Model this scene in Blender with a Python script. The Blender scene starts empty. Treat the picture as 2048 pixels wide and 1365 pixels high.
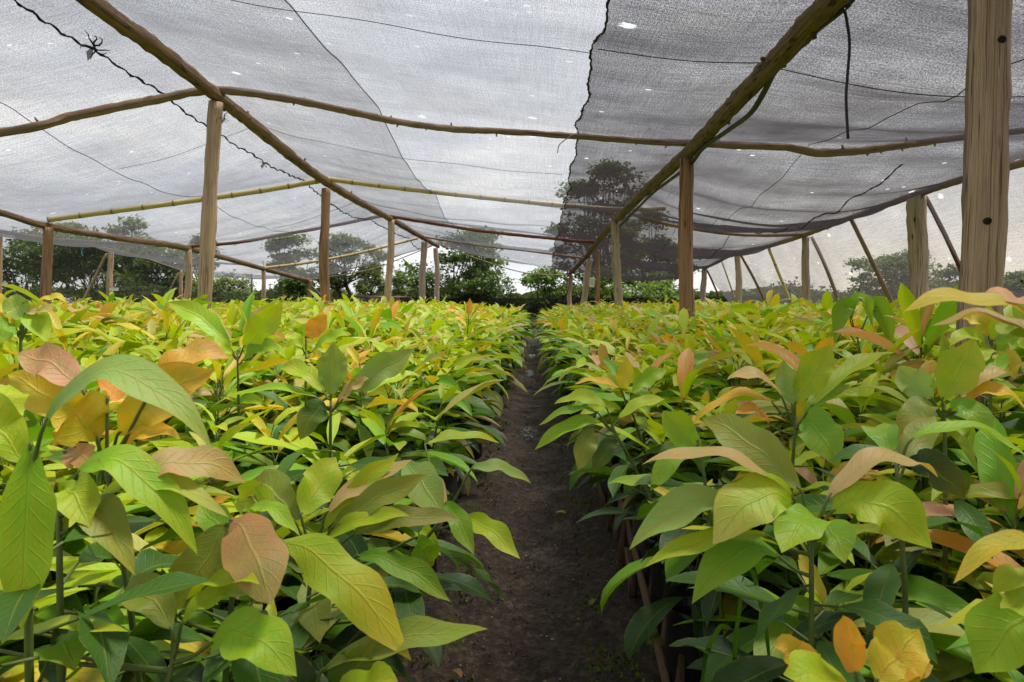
import bpy, math, random
import numpy as np
from mathutils import Vector, noise as mnoise
random.seed(7)
rng = np.random.default_rng(11)
R = math.radians
scene = bpy.context.scene
COL = scene.collection

# ------------------------------------------------------------------ camera
CAM_H = 0.95
F = 1365.0
PITCH, YAW = math.atan(82 / F), math.atan(41 / F)
cam = bpy.data.cameras.new("camera"); camo = bpy.data.objects.new("camera", cam); COL.objects.link(camo)
camo.location = (0, 0, CAM_H)
camo.rotation_euler = (math.pi / 2 - PITCH, 0, YAW)
cam.sensor_width = 36; cam.lens = 24; cam.clip_end = 3000; cam.clip_start = 0.02
cam.dof.use_dof = True; cam.dof.focus_distance = 2.1; cam.dof.aperture_fstop = 14
scene.camera = camo
RM = camo.rotation_euler.to_matrix()

def P(px, py, d):
    """the point at distance d ahead that the photograph shows at px, py (2048 wide)"""
    v = RM @ Vector(((px - 1024) / F, -(py - 682.5) / F, -1.0))
    v = v * (d / v.y)
    return Vector((v.x, v.y, v.z + CAM_H))

# ------------------------------------------------------------------ object helpers
def link(o):
    COL.objects.link(o); return o

def tag(o, label=None, cat=None, group=None, kind=None):
    if label: o["label"] = label
    if cat: o["category"] = cat
    if group: o["group"] = group
    if kind: o["kind"] = kind
    return o

def empty(name, loc=(0, 0, 0), rz=0):
    o = bpy.data.objects.new(name, None); o.empty_display_size = 0.1
    o.location = loc; o.rotation_euler = (0, 0, rz)
    return link(o)

class MB:
    """collects vertices, faces and point attributes, builds ONE mesh"""
    def __init__(s):
        s.v, s.q, s.m, s.c, s.uv, s.n = [], [], [], [], [], 0
    def add(s, v, q, mat=0, col=(1, 1, 1), uv=None):
        v = np.asarray(v, dtype=np.float32).reshape(-1, 3); q = np.asarray(q, dtype=np.int32).reshape(-1, 4)
        s.v.append(v); s.q.append(q + s.n); s.n += len(v)
        s.m.append(np.full(len(q), mat, dtype=np.int32))
        c = np.asarray(col, dtype=np.float32)
        s.c.append(np.broadcast_to(c, (len(v), 3)) if c.ndim == 1 else c.reshape(-1, 3))
        s.uv.append(np.zeros((len(v), 3), np.float32) if uv is None else np.asarray(uv, dtype=np.float32).reshape(-1, 3))
    def mesh(s, name, mats, smooth=True):
        v = np.concatenate(s.v); q = np.concatenate(s.q); m = np.concatenate(s.m)
        me = bpy.data.meshes.new(name)
        me.vertices.add(len(v)); me.vertices.foreach_set("co", v.ravel())
        me.loops.add(q.size); me.loops.foreach_set("vertex_index", q.ravel())
        me.polygons.add(len(q)); me.polygons.foreach_set("loop_start", np.arange(0, q.size, 4, dtype=np.int32))
        me.polygons.foreach_set("material_index", m)
        me.polygons.foreach_set("use_smooth", np.full(len(q), smooth))
        c = np.concatenate(s.c); c4 = np.ones((len(v), 4), np.float32); c4[:, :3] = c
        a = me.attributes.new("Col", "FLOAT_COLOR", "POINT"); a.data.foreach_set("color", c4.ravel())
        a = me.attributes.new("luv", "FLOAT_VECTOR", "POINT"); a.data.foreach_set("vector", np.concatenate(s.uv).ravel())
        for x in (mats if isinstance(mats, (list, tuple)) else [mats]): me.materials.append(x)
        me.update(calc_edges=True); me.validate()
        return me
    def build(s, name, mats, parent=None, smooth=True):
        o = bpy.data.objects.new(name, s.mesh(name, mats, smooth)); o.parent = parent
        return link(o)

def tube(mb, pts, rad, seg=8, mat=0, col=(1, 1, 1), jit=0.0, square=0.0, cap=True, sub=0, bump=None, seed=0):
    pts = [Vector(p) for p in pts]
    rad = list(rad) if hasattr(rad, "__len__") else [rad] * len(pts)
    if sub:                                    # Catmull-Rom refinement
        np_, nr = [], []
        for i in range(len(pts) - 1):
            p0, p1, p2, p3 = pts[max(i - 1, 0)], pts[i], pts[i + 1], pts[min(i + 2, len(pts) - 1)]
            for k in range(sub):
                t = k / sub
                np_.append(0.5 * ((2 * p1) + (p2 - p0) * t + (2 * p0 - 5 * p1 + 4 * p2 - p3) * t * t + (3 * p1 - p0 - 3 * p2 + p3) * t ** 3))
                nr.append(rad[i] * (1 - t) + rad[i + 1] * t)
        np_.append(pts[-1]); nr.append(rad[-1]); pts, rad = np_, nr
    n = len(pts); V = []; UV = []; L = 0
    t0 = (pts[1] - pts[0]).normalized()
    up = Vector((0, 0, 1)) if abs(t0.z) < 0.9 else Vector((0, 1, 0))
    a = t0.cross(up).normalized()
    for i in range(n):
        t = (pts[min(i + 1, n - 1)] - pts[max(i - 1, 0)]).normalized()
        a = (a - t * a.dot(t)).normalized(); b = t.cross(a)
        if i: L += (pts[i] - pts[i - 1]).length
        for k in range(seg):
            an = 2 * math.pi * k / seg
            r = rad[i]
            if square: r *= 1 + square * abs(math.cos(2 * an)) ** 0.7
            if jit: r *= 1 + jit * (mnoise.noise(Vector((math.cos(an) * 1.3 + seed * 7.1, math.sin(an) * 1.3, L * 9))) + 0.7 * mnoise.noise(Vector((math.cos(an) * 3 + seed, math.sin(an) * 3, L * 27))))
            if bump: r += bump(L, an)
            V.append(pts[i] + (a * math.cos(an) + b * math.sin(an)) * r)
            UV.append((L, an, seed))
    Q = [(i * seg + k, i * seg + (k + 1) % seg, (i + 1) * seg + (k + 1) % seg, (i + 1) * seg + k) for i in range(n - 1) for k in range(seg)]
    if cap:
        for base, rev in ((0, True), ((n - 1) * seg, False)):
            V.append(pts[0] if rev else pts[-1]); c = len(V) - 1; UV.append((-1, 0, seed))
            for k in range(0, seg, 2):
                f = (base + k, base + (k + 1) % seg, base + (k + 2) % seg, c)
                Q.append(f[::-1] if rev else f)
    mb.add([tuple(v) for v in V], Q, mat, col, UV)

# ------------------------------------------------------------------ materials
def mat_new(name):
    m = bpy.data.materials.new(name); m.use_nodes = True
    nt = m.node_tree; nt.nodes.clear()
    out = nt.nodes.new("ShaderNodeOutputMaterial")
    return m, nt, out
def N(nt, typ, **kw):
    n = nt.nodes.new(typ)
    for k, v in kw.items():
        if k.startswith("i_"):
            key = k[2:]
            n.inputs[int(key) if key.isdigit() else key.replace("_", " ")].default_value = v
        else: setattr(n, k, v)
    return n
def math_(nt, op, a, b=None, c=None, clamp=False):
    n = nt.nodes.new("ShaderNodeMath"); n.operation = op; n.use_clamp = clamp
    for i, x in enumerate((a, b, c)):
        if x is None: continue
        if isinstance(x, (int, float)): n.inputs[i].default_value = x
        else: nt.links.new(x, n.inputs[i])
    return n.outputs[0]
def mixc(nt, fac, a, b, blend="MIX"):
    n = nt.nodes.new("ShaderNodeMix"); n.data_type = "RGBA"; n.blend_type = blend
    for i, x in ((0, fac), (6, a), (7, b)):
        if isinstance(x, (int, float)): n.inputs[i].default_value = x
        elif isinstance(x, tuple): n.inputs[i].default_value = (*x, 1)
        else: nt.links.new(x, n.inputs[i])
    return n.outputs[2]
def attr(nt, name):
    n = nt.nodes.new("ShaderNodeAttribute"); n.attribute_name = name; return n
def noise_(nt, vec, scale, detail=3, rough=0.55, dims="3D"):
    n = nt.nodes.new("ShaderNodeTexNoise"); n.noise_dimensions = dims
    n.inputs["Scale"].default_value = scale; n.inputs["Detail"].default_value = detail; n.inputs["Roughness"].default_value = rough
    if vec is not None: nt.links.new(vec, n.inputs["Vector"])
    return n.outputs["Fac"]
def mapping(nt, vec, scale=(1, 1, 1), loc=(0, 0, 0), rot=(0, 0, 0)):
    n = nt.nodes.new("ShaderNodeMapping"); n.inputs["Scale"].default_value = scale; n.inputs["Location"].default_value = loc
    n.inputs["Rotation"].default_value = rot
    nt.links.new(vec, n.inputs["Vector"]); return n.outputs[0]
def ramp(nt, fac, stops):
    n = nt.nodes.new("ShaderNodeValToRGB"); e = n.color_ramp.elements
    while len(e) < len(stops): e.new(0.5)
    for el, (p, c) in zip(e, stops):
        el.position = p; el.color = (*c, 1) if len(c) == 3 else c
    nt.links.new(fac, n.inputs[0]); return n.outputs[0]
def smooth(nt, x, lo, hi):
    n = nt.nodes.new("ShaderNodeMapRange"); n.interpolation_type = "SMOOTHSTEP"
    n.inputs[1].default_value = lo; n.inputs[2].default_value = hi
    nt.links.new(x, n.inputs[0]); return n.outputs[0]
def bump_(nt, h, strength, dist=0.01):
    n = nt.nodes.new("ShaderNodeBump"); n.inputs["Strength"].default_value = strength; n.inputs["Distance"].default_value = dist
    nt.links.new(h, n.inputs["Height"]); return n.outputs[0]
def texco(nt, which="Object"):
    return nt.nodes.new("ShaderNodeTexCoord").outputs[which]

def leaf_material():
    m, nt, out = mat_new("leaf")
    L = nt.links.new
    col = attr(nt, "Col").outputs["Color"]
    luv = attr(nt, "luv").outputs["Vector"]
    sx = nt.nodes.new("ShaderNodeSeparateXYZ"); L(luv, sx.inputs[0])
    u, v, r = sx.outputs
    av = math_(nt, "ABSOLUTE", v)
    # the midrib and curved side veins of the blade
    mid = math_(nt, "SUBTRACT", 1.0, smooth(nt, av, 0.02, 0.075))
    ph = math_(nt, "SUBTRACT", math_(nt, "MULTIPLY", u, 11.0), math_(nt, "MULTIPLY", math_(nt, "POWER", av, 0.8), 1.7))
    fr = math_(nt, "ABSOLUTE", math_(nt, "SUBTRACT", math_(nt, "FRACT", ph), 0.5))
    side = math_(nt, "MULTIPLY", math_(nt, "SUBTRACT", 1.0, smooth(nt, fr, 0.02, 0.10)), math_(nt, "SUBTRACT", 1.0, smooth(nt, av, 0.6, 0.95)))
    cmb = nt.nodes.new("ShaderNodeCombineXYZ")
    L(math_(nt, "MULTIPLY", u, 2.6), cmb.inputs[0]); L(v, cmb.inputs[1]); L(math_(nt, "MULTIPLY", r, 37.0), cmb.inputs[2])
    n1 = noise_(nt, cmb.outputs[0], 1.6, 4, 0.6)
    n2 = noise_(nt, cmb.outputs[0], 9.0, 5, 0.65)
    c = mixc(nt, smooth(nt, n1, 0.42, 0.75), col, mixc(nt, 0.35, col, (1.25, 0.78, 0.5), "MULTIPLY"))
    c = mixc(nt, math_(nt, "MULTIPLY", smooth(nt, n1, 0.3, 0.55), 0.9), mixc(nt, 0.5, c, (0.6, 0.92, 0.5), "MULTIPLY"), c)
    c = mixc(nt, smooth(nt, n2, 0.66, 0.78), c, mixc(nt, 0.75, c, (0.42, 0.26, 0.12), "MULTIPLY"))
    c = mixc(nt, math_(nt, "MULTIPLY", side, 0.14), c, mixc(nt, 0.4, c, (0.55, 0.62, 0.04)))
    c = mixc(nt, math_(nt, "MULTIPLY", mid, 0.42), c, mixc(nt, 0.45, c, (0.58, 0.66, 0.08)))
    # fine browning of the margin
    edge = math_(nt, "MULTIPLY", smooth(nt, av, 0.9, 1.0), smooth(nt, n2, 0.45, 0.6))
    c = mixc(nt, math_(nt, "MULTIPLY", edge, 0.5), c, (0.42, 0.34, 0.05))
    h = math_(nt, "ADD", math_(nt, "MULTIPLY", side, -0.6), math_(nt, "MULTIPLY", mid, -1.2))
    # rain drops left on some of the leaves
    vo = N(nt, "ShaderNodeTexVoronoi", i_Scale=7.5); L(cmb.outputs[0], vo.inputs["Vector"])
    drop = math_(nt, "MULTIPLY", math_(nt, "SUBTRACT", 1.0, smooth(nt, vo.outputs["Distance"], 0.04, 0.16)), smooth(nt, n1, 0.48, 0.58))
    h = math_(nt, "ADD", h, math_(nt, "MULTIPLY", drop, 1.3))
    h = math_(nt, "ADD", h, math_(nt, "MULTIPLY", n2, 1.1))
    nb = bump_(nt, h, 0.6, 0.0013)
    pr = N(nt, "ShaderNodeBsdfPrincipled"); L(c, pr.inputs["Base Color"]); L(nb, pr.inputs["Normal"])
    pr.inputs["Specular IOR Level"].default_value = 0.42
    rr = math_(nt, "ADD", 0.32, math_(nt, "MULTIPLY", n1, 0.26)); rr = math_(nt, "SUBTRACT", rr, math_(nt, "MULTIPLY", drop, 0.3), None, True)
    L(rr, pr.inputs["Roughness"])
    tr = N(nt, "ShaderNodeBsdfTranslucent"); L(mixc(nt, 0.6, c, (1.6, 1.45, 0.25), "MULTIPLY"), tr.inputs["Color"])
    mx = N(nt, "ShaderNodeMixShader"); mx.inputs[0].default_value = 0.30
    L(pr.outputs[0], mx.inputs[1]); L(tr.outputs[0], mx.inputs[2]); L(mx.outputs[0], out.inputs[0])
    return m

def tree_leaf_material():
    m, nt, out = mat_new("tree_leaf"); L = nt.links.new
    col = attr(nt, "Col").outputs["Color"]
    pr = N(nt, "ShaderNodeBsdfPrincipled"); L(col, pr.inputs["Base Color"]); pr.inputs["Roughness"].default_value = 0.5
    pr.inputs["Specular IOR Level"].default_value = 0.3
    tr = N(nt, "ShaderNodeBsdfTranslucent"); L(mixc(nt, 0.8, col, (1.6, 1.7, 0.5), "MULTIPLY"), tr.inputs["Color"])
    mx = N(nt, "ShaderNodeMixShader"); mx.inputs[0].default_value = 0.32
    L(pr.outputs[0], mx.inputs[1]); L(tr.outputs[0], mx.inputs[2]); L(mx.outputs[0], out.inputs[0])
    return m

def simple(name, col, rough=0.7, spec=0.3, nscale=None, namt=0.4, bump=0.3, coord="Object", metal=0):
    m, nt, out = mat_new(name); L = nt.links.new
    pr = N(nt, "ShaderNodeBsdfPrincipled"); pr.inputs["Roughness"].default_value = rough
    pr.inputs["Specular IOR Level"].default_value = spec
    if nscale:
        n = noise_(nt, texco(nt, coord), nscale, 5, 0.6)
        c = mixc(nt, n, tuple(x * (1 - namt) for x in col), tuple(min(1, x * (1 + namt)) for x in col))
        L(c, pr.inputs["Base Color"]); L(bump_(nt, n, bump, 0.01), pr.inputs["Normal"])
    else: pr.inputs["Base Color"].default_value = (*col, 1)
    L(pr.outputs[0], out.inputs[0]); return m

def wood_material(name, c_lo, c_mid, c_hi, streak=0.6, knots=True, moss=0.0, rough=0.75):
    """luv = (metres along the stem, angle, seed)"""
    m, nt, out = mat_new(name); L = nt.links.new
    luv = attr(nt, "luv").outputs["Vector"]
    sx = nt.nodes.new("ShaderNodeSeparateXYZ"); L(luv, sx.inputs[0])
    cx, sy = math_(nt, "COSINE", sx.outputs[1]), math_(nt, "SINE", sx.outputs[1])
    cb = nt.nodes.new("ShaderNodeCombineXYZ"); L(cx, cb.inputs[0]); L(sy, cb.inputs[1])
    L(math_(nt, "ADD", sx.outputs[0], math_(nt, "MULTIPLY", sx.outputs[2], 9.7)), cb.inputs[2])
    vec = cb.outputs[0]
    g1 = noise_(nt, mapping(nt, vec, (7, 7, 2.6)), 1.0, 6, 0.7)
    g2 = noise_(nt, mapping(nt, vec, (1.1, 1.1, 0.9)), 1.0, 3, 0.6)
    g3 = noise_(nt, mapping(nt, vec, (2.2, 2.2, 30)), 1.0, 3, 0.6)
    g4 = noise_(nt, mapping(nt, vec, (26, 26, 3.5)), 1.0, 4, 0.7)
    f = math_(nt, "ADD", math_(nt, "MULTIPLY", g1, 0.5), math_(nt, "MULTIPLY", g4, 0.5))
    c = ramp(nt, f, [(0.3, c_lo), (0.5, c_mid), (0.68, c_hi)])
    c = mixc(nt, math_(nt, "MULTIPLY", smooth(nt, g2, 0.52, 0.72), streak), c, tuple(x * 0.35 for x in c_lo))
    c = mixc(nt, math_(nt, "MULTIPLY", smooth(nt, g3, 0.6, 0.8), 0.25), c, c_lo)
    g7 = noise_(nt, mapping(nt, vec, (3.2, 3.2, 0.55), (7, 1, 2)), 1.0, 3, 0.6)
    crack = math_(nt, "SUBTRACT", 1.0, smooth(nt, math_(nt, "ABSOLUTE", math_(nt, "SUBTRACT", g7, 0.5)), 0.002, 0.014))
    g8 = noise_(nt, mapping(nt, vec, (1.0, 1.0, 1.6), (2, 8, 5)), 1.0, 4, 0.65)
    c = mixc(nt, math_(nt, "MULTIPLY", smooth(nt, g8, 0.45, 0.68), 0.45), c, mixc(nt, 0.7, c, (0.62, 0.66, 0.70), "MULTIPLY"))
    c = mixc(nt, math_(nt, "MULTIPLY", crack, 0.75), c, tuple(x * 0.22 for x in c_lo))
    h = math_(nt, "SUBTRACT", math_(nt, "ADD", g1, math_(nt, "MULTIPLY", g4, 0.9)), math_(nt, "MULTIPLY", crack, 1.2))
    if knots:
        vo = N(nt, "ShaderNodeTexVoronoi", i_Scale=1.0); L(mapping(nt, vec, (1.0, 1.0, 3.4)), vo.inputs["Vector"])
        k = math_(nt, "SUBTRACT", 1.0, smooth(nt, vo.outputs["Distance"], 0.06, 0.15))
        c = mixc(nt, math_(nt, "MULTIPLY", k, 0.85), c, (0.02, 0.012, 0.008))
        h = math_(nt, "ADD", h, math_(nt, "MULTIPLY", k, 0.8))
    if moss:
        g5 = noise_(nt, mapping(nt, vec, (2.4, 2.4, 9)), 1.0, 5, 0.7)
        c = mixc(nt, math_(nt, "MULTIPLY", smooth(nt, g5, 0.56, 0.64), moss), c, (0.20, 0.18, 0.07))
        g6 = noise_(nt, mapping(nt, vec, (1.8, 1.8, 6), (3, 5, 1)), 1.0, 5, 0.7)
        c = mixc(nt, math_(nt, "MULTIPLY", smooth(nt, g6, 0.55, 0.62), 0.8), c, (0.025, 0.017, 0.01))
        h = math_(nt, "ADD", h, math_(nt, "MULTIPLY", g6, 1.5))
    pr = N(nt, "ShaderNodeBsdfPrincipled"); L(c, pr.inputs["Base Color"]); pr.inputs["Roughness"].default_value = rough
    pr.inputs["Specular IOR Level"].default_value = 0.25
    L(bump_(nt, h, 1.0, 0.012 if moss else 0.007), pr.inputs["Normal"]); L(pr.outputs[0], out.inputs[0])
    return m

def bamboo_material(name, base, green):
    m, nt, out = mat_new(name); L = nt.links.new
    luv = attr(nt, "luv").outputs["Vector"]
    sx = nt.nodes.new("ShaderNodeSeparateXYZ"); L(luv, sx.inputs[0])
    fr = math_(nt, "ABSOLUTE", math_(nt, "SUBTRACT", math_(nt, "FRACT", math_(nt, "DIVIDE", sx.outputs[0], 0.36)), 0.5))
    node = smooth(nt, fr, 0.455, 0.485)
    n = noise_(nt, mapping(nt, luv, (3, 1.0, 1)), 2.0, 5, 0.7)
    c = mixc(nt, smooth(nt, n, 0.3, 0.7), base, green)
    c = mixc(nt, math_(nt, "MULTIPLY", node, 0.8), c, (0.07, 0.045, 0.02))
    c = mixc(nt, math_(nt, "MULTIPLY", smooth(nt, noise_(nt, luv, 9, 4, 0.7), 0.6, 0.75), 0.7), c, (0.1, 0.06, 0.025))
    pr = N(nt, "ShaderNodeBsdfPrincipled"); L(c, pr.inputs["Base Color"]); pr.inputs["Roughness"].default_value = 0.4
    L(pr.outputs[0], out.inputs[0]); return m

def net_material(name, T, thread, grain=0.5, holes=0.0, angle=True, lines=True, scale=1.0, tvar=0.06):
    """knitted shade cloth; luv = metres across, metres along"""
    m, nt, out = mat_new(name); L = nt.links.new
    luv = attr(nt, "luv").outputs["Vector"]
    sx = nt.nodes.new("ShaderNodeSeparateXYZ"); L(luv, sx.inputs[0])
    g1 = noise_(nt, mapping(nt, luv, (150 * scale, 80 * scale, 1)), 1.0, 1, 0.5, "2D")       # loops of the knit
    g2 = noise_(nt, mapping(nt, luv, (3, 60 * scale, 1)), 1.0, 3, 0.7, "2D")                 # weft streaks
    g3 = noise_(nt, mapping(nt, luv, (90 * scale, 2.0, 1)), 1.0, 3, 0.7, "2D")               # warp streaks
    g4 = noise_(nt, mapping(nt, luv, (0.9, 1.3, 1)), 1.0, 3, 0.6, "2D")
    g = math_(nt, "ADD", math_(nt, "MULTIPLY", math_(nt, "SUBTRACT", g1, 0.5), 2.9), math_(nt, "MULTIPLY", math_(nt, "SUBTRACT", g2, 0.5), 1.3))
    g = math_(nt, "ADD", g, math_(nt, "MULTIPLY", math_(nt, "SUBTRACT", g3, 0.5), 0.9))
    if lines:
        w = math_(nt, "SINE", math_(nt, "MULTIPLY", sx.outputs[0], 2 * math.pi / 0.0085))
        g = math_(nt, "ADD", g, math_(nt, "MULTIPLY", w, 0.22))
    t = math_(nt, "ADD", T, math_(nt, "MULTIPLY", math_(nt, "SUBTRACT", g4, 0.5), tvar * 4))
    t = math_(nt, "MULTIPLY", t, math_(nt, "ADD", 1.0, math_(nt, "MULTIPLY", g, grain)), None, True)
    t = math_(nt, "MAXIMUM", t, 0.02)
    if angle:                                   # threads have thickness: seen aslant the cloth closes up
        lw = N(nt, "ShaderNodeLayerWeight"); lw.inputs[0].default_value = 0.5
        cs = math_(nt, "SUBTRACT", 1.0, lw.outputs["Facing"])
        ex = math_(nt, "DIVIDE", 1.0, math_(nt, "ADD", 0.26, math_(nt, "MULTIPLY", cs, 0.85)))
        t = math_(nt, "POWER", t, ex)
    if holes:
        vo = N(nt, "ShaderNodeTexVoronoi", i_Scale=1.0); vo.voronoi_dimensions = "2D"
        wob = noise_(nt, mapping(nt, luv, (1, 2.2, 1)), 30, 4, 0.7, "2D")
        L(mapping(nt, luv, (2.1, 2.9, 1)), vo.inputs["Vector"])
        sc = nt.nodes.new("ShaderNodeSeparateXYZ"); L(vo.outputs["Color"], sc.inputs[0])
        size = math_(nt, "MULTIPLY", math_(nt, "MAXIMUM", math_(nt, "SUBTRACT", sc.outputs[0], 1 - holes), 0.0), 0.10 / holes)
        size = math_(nt, "MULTIPLY", size, math_(nt, "MULTIPLY", wob, 2.0))
        hol = math_(nt, "LESS_THAN", vo.outputs["Distance"], size)
        t = math_(nt, "MAXIMUM", t, hol)
        v2 = N(nt, "ShaderNodeTexVoronoi", i_Scale=1.0); v2.voronoi_dimensions = "2D"; L(mapping(nt, luv, (13, 19, 1)), v2.inputs["Vector"])
        s2 = nt.nodes.new("ShaderNodeSeparateXYZ"); L(v2.outputs["Color"], s2.inputs[0])
        z2 = math_(nt, "MULTIPLY", math_(nt, "GREATER_THAN", math_(nt, "ADD", s2.outputs[1], math_(nt, "MULTIPLY", smooth(nt, g4, 0.52, 0.68), 0.020)), 0.9978), 0.24)
        t = math_(nt, "MAXIMUM", t, math_(nt, "LESS_THAN", v2.outputs["Distance"], math_(nt, "MULTIPLY", z2, math_(nt, "MULTIPLY", wob, 2.0))))
    pr = N(nt, "ShaderNodeBsdfDiffuse"); pr.inputs[0].default_value = (*thread, 1)
    tl = N(nt, "ShaderNodeBsdfTranslucent"); tl.inputs[0].default_value = (*thread, 1)
    a = N(nt, "ShaderNodeMixShader"); a.inputs[0].default_value = 0.6; L(pr.outputs[0], a.inputs[1]); L(tl.outputs[0], a.inputs[2])
    tp = N(nt, "ShaderNodeBsdfTransparent")
    mx = N(nt, "ShaderNodeMixShader"); L(t, mx.inputs[0]); L(a.outputs[0], mx.inputs[1]); L(tp.outputs[0], mx.inputs[2])
    L(mx.outputs[0], out.inputs[0]); return m

def soil_material():
    m, nt, out = mat_new("soil"); L = nt.links.new
    co = texco(nt)
    n1 = noise_(nt, co, 2.2, 6, 0.65); n2 = noise_(nt, co, 38, 6, 0.72); n3 = noise_(nt, co, 7, 5, 0.7); n4 = noise_(nt, co, 160, 3, 0.6)
    c = ramp(nt, n2, [(0.34, (0.008, 0.005, 0.0034)), (0.52, (0.048, 0.029, 0.018)), (0.70, (0.14, 0.092, 0.062))])
    c = mixc(nt, math_(nt, "MULTIPLY", smooth(nt, n1, 0.45, 0.65), 0.5), c, mixc(nt, 0.6, c, (0.4, 0.32, 0.28), "MULTIPLY"))
    sx = nt.nodes.new("ShaderNodeSeparateXYZ"); L(co, sx.inputs[0])
    off = math_(nt, "ABSOLUTE", math_(nt, "ADD", sx.outputs[0], 0.01))
    edge = smooth(nt, off, 0.10, 0.25)
    moss = math_(nt, "MULTIPLY", smooth(nt, math_(nt, "ADD", math_(nt, "MULTIPLY", n3, 0.7), math_(nt, "MULTIPLY", n2, 0.3)), 0.53, 0.62), edge)
    c = mixc(nt, math_(nt, "MULTIPLY", moss, 0.55), c, (0.075, 0.085, 0.012))
    speck = smooth(nt, n4, 0.71, 0.76)
    c = mixc(nt, math_(nt, "MULTIPLY", speck, 0.45), c, (0.26, 0.21, 0.16))
    wet = smooth(nt, noise_(nt, mapping(nt, co, (1.6, 0.6, 1)), 1.1, 3, 0.6), 0.5, 0.7)
    # water standing in three hollows of the path
    pud = None
    for yy_, sy_, sx_ in ((4.85, 0.42, 0.13), (8.8, 0.75, 0.14), (11.5, 0.8, 0.13)):
        ax_ = math_(nt, "DIVIDE", math_(nt, "ADD", sx.outputs[0], 0.03), sx_); ay_ = math_(nt, "DIVIDE", math_(nt, "SUBTRACT", sx.outputs[1], yy_), sy_)
        dd_ = math_(nt, "ADD", math_(nt, "MULTIPLY", ax_, ax_), math_(nt, "MULTIPLY", ay_, ay_))
        q_ = math_(nt, "SUBTRACT", math_(nt, "SUBTRACT", 1.9, dd_), math_(nt, "MULTIPLY", n2, 2.9))
        pud = q_ if pud is None else math_(nt, "MAXIMUM", pud, q_)
    pud = smooth(nt, pud, 0.1, 0.3)
    pr = N(nt, "ShaderNodeBsdfPrincipled"); L(mixc(nt, math_(nt, "MULTIPLY", pud, 0.6), c, (0.03, 0.025, 0.022)), pr.inputs["Base Color"])
    L(math_(nt, "SUBTRACT", math_(nt, "SUBTRACT", 0.66, math_(nt, "MULTIPLY", wet, 0.28)), math_(nt, "MULTIPLY", pud, 0.52), None, True), pr.inputs["Roughness"])
    L(math_(nt, "ADD", 0.35, math_(nt, "MULTIPLY", pud, 0.6)), pr.inputs["Specular IOR Level"])
    h = math_(nt, "ADD", n2, math_(nt, "MULTIPLY", n3, 1.2)); h = math_(nt, "ADD", h, math_(nt, "MULTIPLY", n4, 0.3))
    h = math_(nt, "MULTIPLY", h, math_(nt, "SUBTRACT", 1.0, math_(nt, "MULTIPLY", pud, 0.93)))
    L(bump_(nt, h, 0.9, 0.022), pr.inputs["Normal"]); L(pr.outputs[0], out.inputs[0])
    return m

def ground_material():
    m, nt, out = mat_new("ground"); L = nt.links.new
    co = texco(nt); n1 = noise_(nt, co, 0.35, 5, 0.6); n2 = noise_(nt, co, 14, 5, 0.7)
    c = mixc(nt, smooth(nt, n1, 0.4, 0.6), (0.03, 0.022, 0.015), (0.045, 0.06, 0.015))
    c = mixc(nt, n2, mixc(nt, 0.8, c, (0.4, 0.4, 0.4), "MULTIPLY"), c)
    pr = N(nt, "ShaderNodeBsdfPrincipled"); L(c, pr.inputs["Base Color"]); pr.inputs["Roughness"].default_value = 0.9
    L(bump_(nt, n2, 0.6, 0.03), pr.inputs["Normal"]); L(pr.outputs[0], out.inputs[0]); return m

M_LEAF, M_TLEAF = leaf_material(), tree_leaf_material()
M_STEM = simple("green_stem", (0.10, 0.135, 0.028), 0.5, 0.4, 30, 0.45, 0.2)
M_STEMW = simple("woody_stem", (0.12, 0.09, 0.04), 0.7, 0.3, 40, 0.5, 0.4)
M_BAG = simple("black_polythene", (0.016, 0.016, 0.018), 0.33, 0.5, 22, 0.5, 0.9)
M_BAGW = simple("grey_polythene", (0.075, 0.068, 0.07), 0.40, 0.5, 18, 0.6, 0.9)  # lighter grey version of the polythene, used for some of the bags
M_SOIL, M_GROUND = soil_material(), ground_material()
M_POT = simple("potting_soil", (0.02, 0.013, 0.009), 0.95, 0.1, 60, 0.7, 1.0)
M_POST = wood_material("pale_post_wood", (0.33, 0.205, 0.125), (0.60, 0.41, 0.275), (0.76, 0.57, 0.42), 0.55)
M_POSTG = wood_material("weathered_post_wood", (0.29, 0.20, 0.135), (0.52, 0.385, 0.28), (0.69, 0.55, 0.44), 0.35)
M_POSTR = wood_material("rain_stained_post_wood", (0.16, 0.07, 0.035), (0.40, 0.22, 0.125), (0.58, 0.37, 0.225), 0.85)
M_BEAM = wood_material("barked_pole", (0.09, 0.05, 0.028), (0.31, 0.18, 0.105), (0.50, 0.33, 0.22), 0.5, True, 0.55)
M_BEAMM = wood_material("mossy_pole", (0.08, 0.048, 0.024), (0.29, 0.19, 0.095), (0.48, 0.34, 0.18), 0.4, True, 0.9)
M_BRANCH = wood_material("branch_bark", (0.15, 0.09, 0.055), (0.36, 0.235, 0.15), (0.55, 0.385, 0.26), 0.3, True, 0.0)
M_RED = wood_material("reddish_branch", (0.07, 0.022, 0.014), (0.19, 0.065, 0.042), (0.29, 0.13, 0.085), 0.3, True, 0.0)
M_BAMBOO = bamboo_material("bamboo", (0.56, 0.41, 0.16), (0.42, 0.33, 0.12))
M_BARK = simple("tree_bark", (0.07, 0.052, 0.038), 0.9, 0.1, 9, 0.5, 0.8)
M_BLACK = simple("black_rubber", (0.014, 0.014, 0.016), 0.45, 0.5)
M_SEAM = simple("seam_thread", (0.012, 0.012, 0.013), 0.7, 0.2)
M_PAPER = simple("white_paper", (0.78, 0.78, 0.76), 0.7, 0.2, 60, 0.06, 0.1)
M_INK = simple("faint_print", (0.25, 0.25, 0.27), 0.8, 0.1)
M_BLUE = simple("blue_twine", (0.03, 0.25, 0.28), 0.7, 0.2)
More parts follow.
